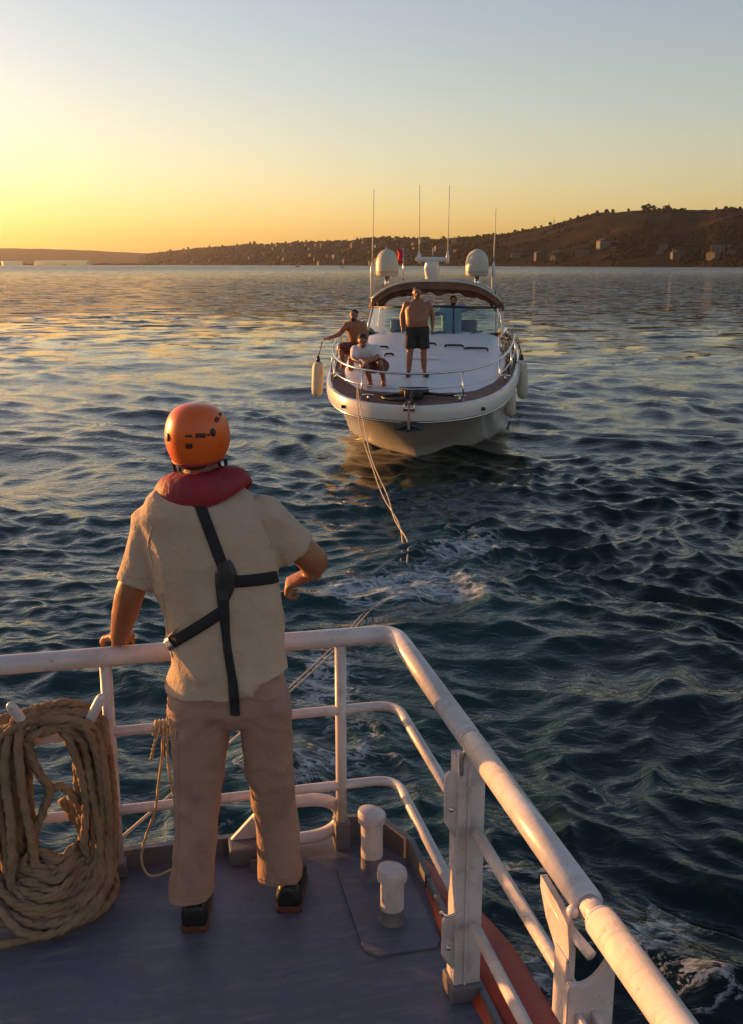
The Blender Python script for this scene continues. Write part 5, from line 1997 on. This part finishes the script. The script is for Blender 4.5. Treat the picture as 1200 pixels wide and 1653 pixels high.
# --- harness on the back
tb = bvh_of(tee)
tr_o = [o_ for o_ in man.children if o_.name.startswith('trousers')][0]
tv = bvh_of(tr_o)
both = bvh_of(tee, tr_o)
har = mk('harness', strap(tb, ((322, 812), (336, 850), (352, 893), (364, 925)), 18, .006, 8), M['webbing'], man)
mk('strap', strap(tb, ((362, 938), (390, 938), (420, 935), (446, 931)), 19, .007, 8), M['webbing'], har)
mk('strap', strap(tb, ((366, 982), (340, 1000), (308, 1020), (276, 1039)), 19, .006, 8), M['webbing'], har)
mk('strap', strap(both, ((361, 925), (360, 960), (363, 1000), (366, 1035), (371, 1068), (376, 1100), (379, 1130), (380, 1154)), (26, 20, 16, 12, 12, 14, 15, 15), .008, 8), M['webbing'], har)
mk('harness_plate', strap(tb, ((362, 905), (366, 925), (364, 945), (361, 968)), (20, 32, 31, 19), .010, 6), M['black'], har)
mk('strap_buckle', strap(tb, ((272, 1041), (280, 1036)), 21, .011, 4), M['steel'], har)
# --- stitching: sleeve hems, shirt hem, seat seam and pocket welts
for nm, bv_, line, w_, par, mt in (('sleeve_hem', tb, ((196, 925), (216, 932), (238, 932)), 2.2, tee, 'tee'), ('sleeve_hem', tb, ((452, 893), (468, 888), (482, 876)), 2.2, tee, 'tee'),
                                   ('side_seam', tb, ((262, 960), (270, 1010), (278, 1060)), 1.6, tee, 'tee'), ('shoulder_seam', tb, ((246, 850), (240, 880), (248, 915)), 1.6, tee, 'tee'), ('shoulder_seam', tb, ((424, 838), (434, 862), (440, 885)), 1.6, tee, 'tee'),
                                   ('seat_seam', tv, ((383, 1118), (384, 1135), (385, 1152)), 1.8, tr_o, 'tan'), ('pocket_welt', tv, ((300, 1138), (322, 1141), (345, 1140)), 4.0, tr_o, 'tan'), ('pocket_welt', tv, ((408, 1128), (428, 1130), (450, 1126)), 4.0, tr_o, 'tan'),
                                   ('leg_seam', tv, ((285, 1180), (289, 1260), (288, 1340), (284, 1420)), 1.6, tr_o, 'tan'), ('cuff_hem', tv, ((280, 1447), (310, 1452), (342, 1447)), 2.0, tr_o, 'tan'), ('cuff_hem', tv, ((420, 1418), (450, 1424), (483, 1416)), 2.0, tr_o, 'tan')):
    mk(nm, strap(bv_, line, w_, .0022, 6), M[mt], par)

# --- shoes
for (hx, hy, dx) in ((314, 1508, -.10), (466, 1476, .02)):
    heel = ptz(hx, hy, 1.1) - base
    d = V3((dx, 1, 0)).normalized()
    sd_x = V3((d.y, -d.x, 0))
    so = shoe_geo(heel + V3((0, .008, .002)), d, .285, .050, .028)
    up = shoe_geo(heel + V3((0, .010, .024)), d, .275, .048, .085)
    sh_ = union('shoe', [up, limb([heel + d * .07 + V3((0, 0, .07)), heel + d * .065 + V3((0, 0, .15))], [.048, .046], 14)], M['shoe'], man, .006, 3)
    mk('sole', fix(so), M['sole'], sh_, True, 40)


# ------------------------------------------------------------------ evening haze over the water
hm = bpy.data.materials.new('evening_haze')
hm.use_nodes = True
hn = hm.node_tree.nodes
hn.clear()
ho = hn.new('ShaderNodeOutputMaterial')
hv = hn.new('ShaderNodeVolumePrincipled')
hv.inputs['Color'].default_value = (0.92, 0.88, 0.85, 1)
hv.inputs['Density'].default_value = 2.9e-5
hv.inputs['Anisotropy'].default_value = 0.55
hm.node_tree.links.new(hv.outputs[0], ho.inputs['Volume'])
hz_ = mk('haze', box(-12200, 12200, -12200, 12200, -5, 185), hm, None, False)
hz_['kind'] = 'stuff'
hz_['label'] = 'thin warm evening haze over the whole bay'
hz_['category'] = 'haze'
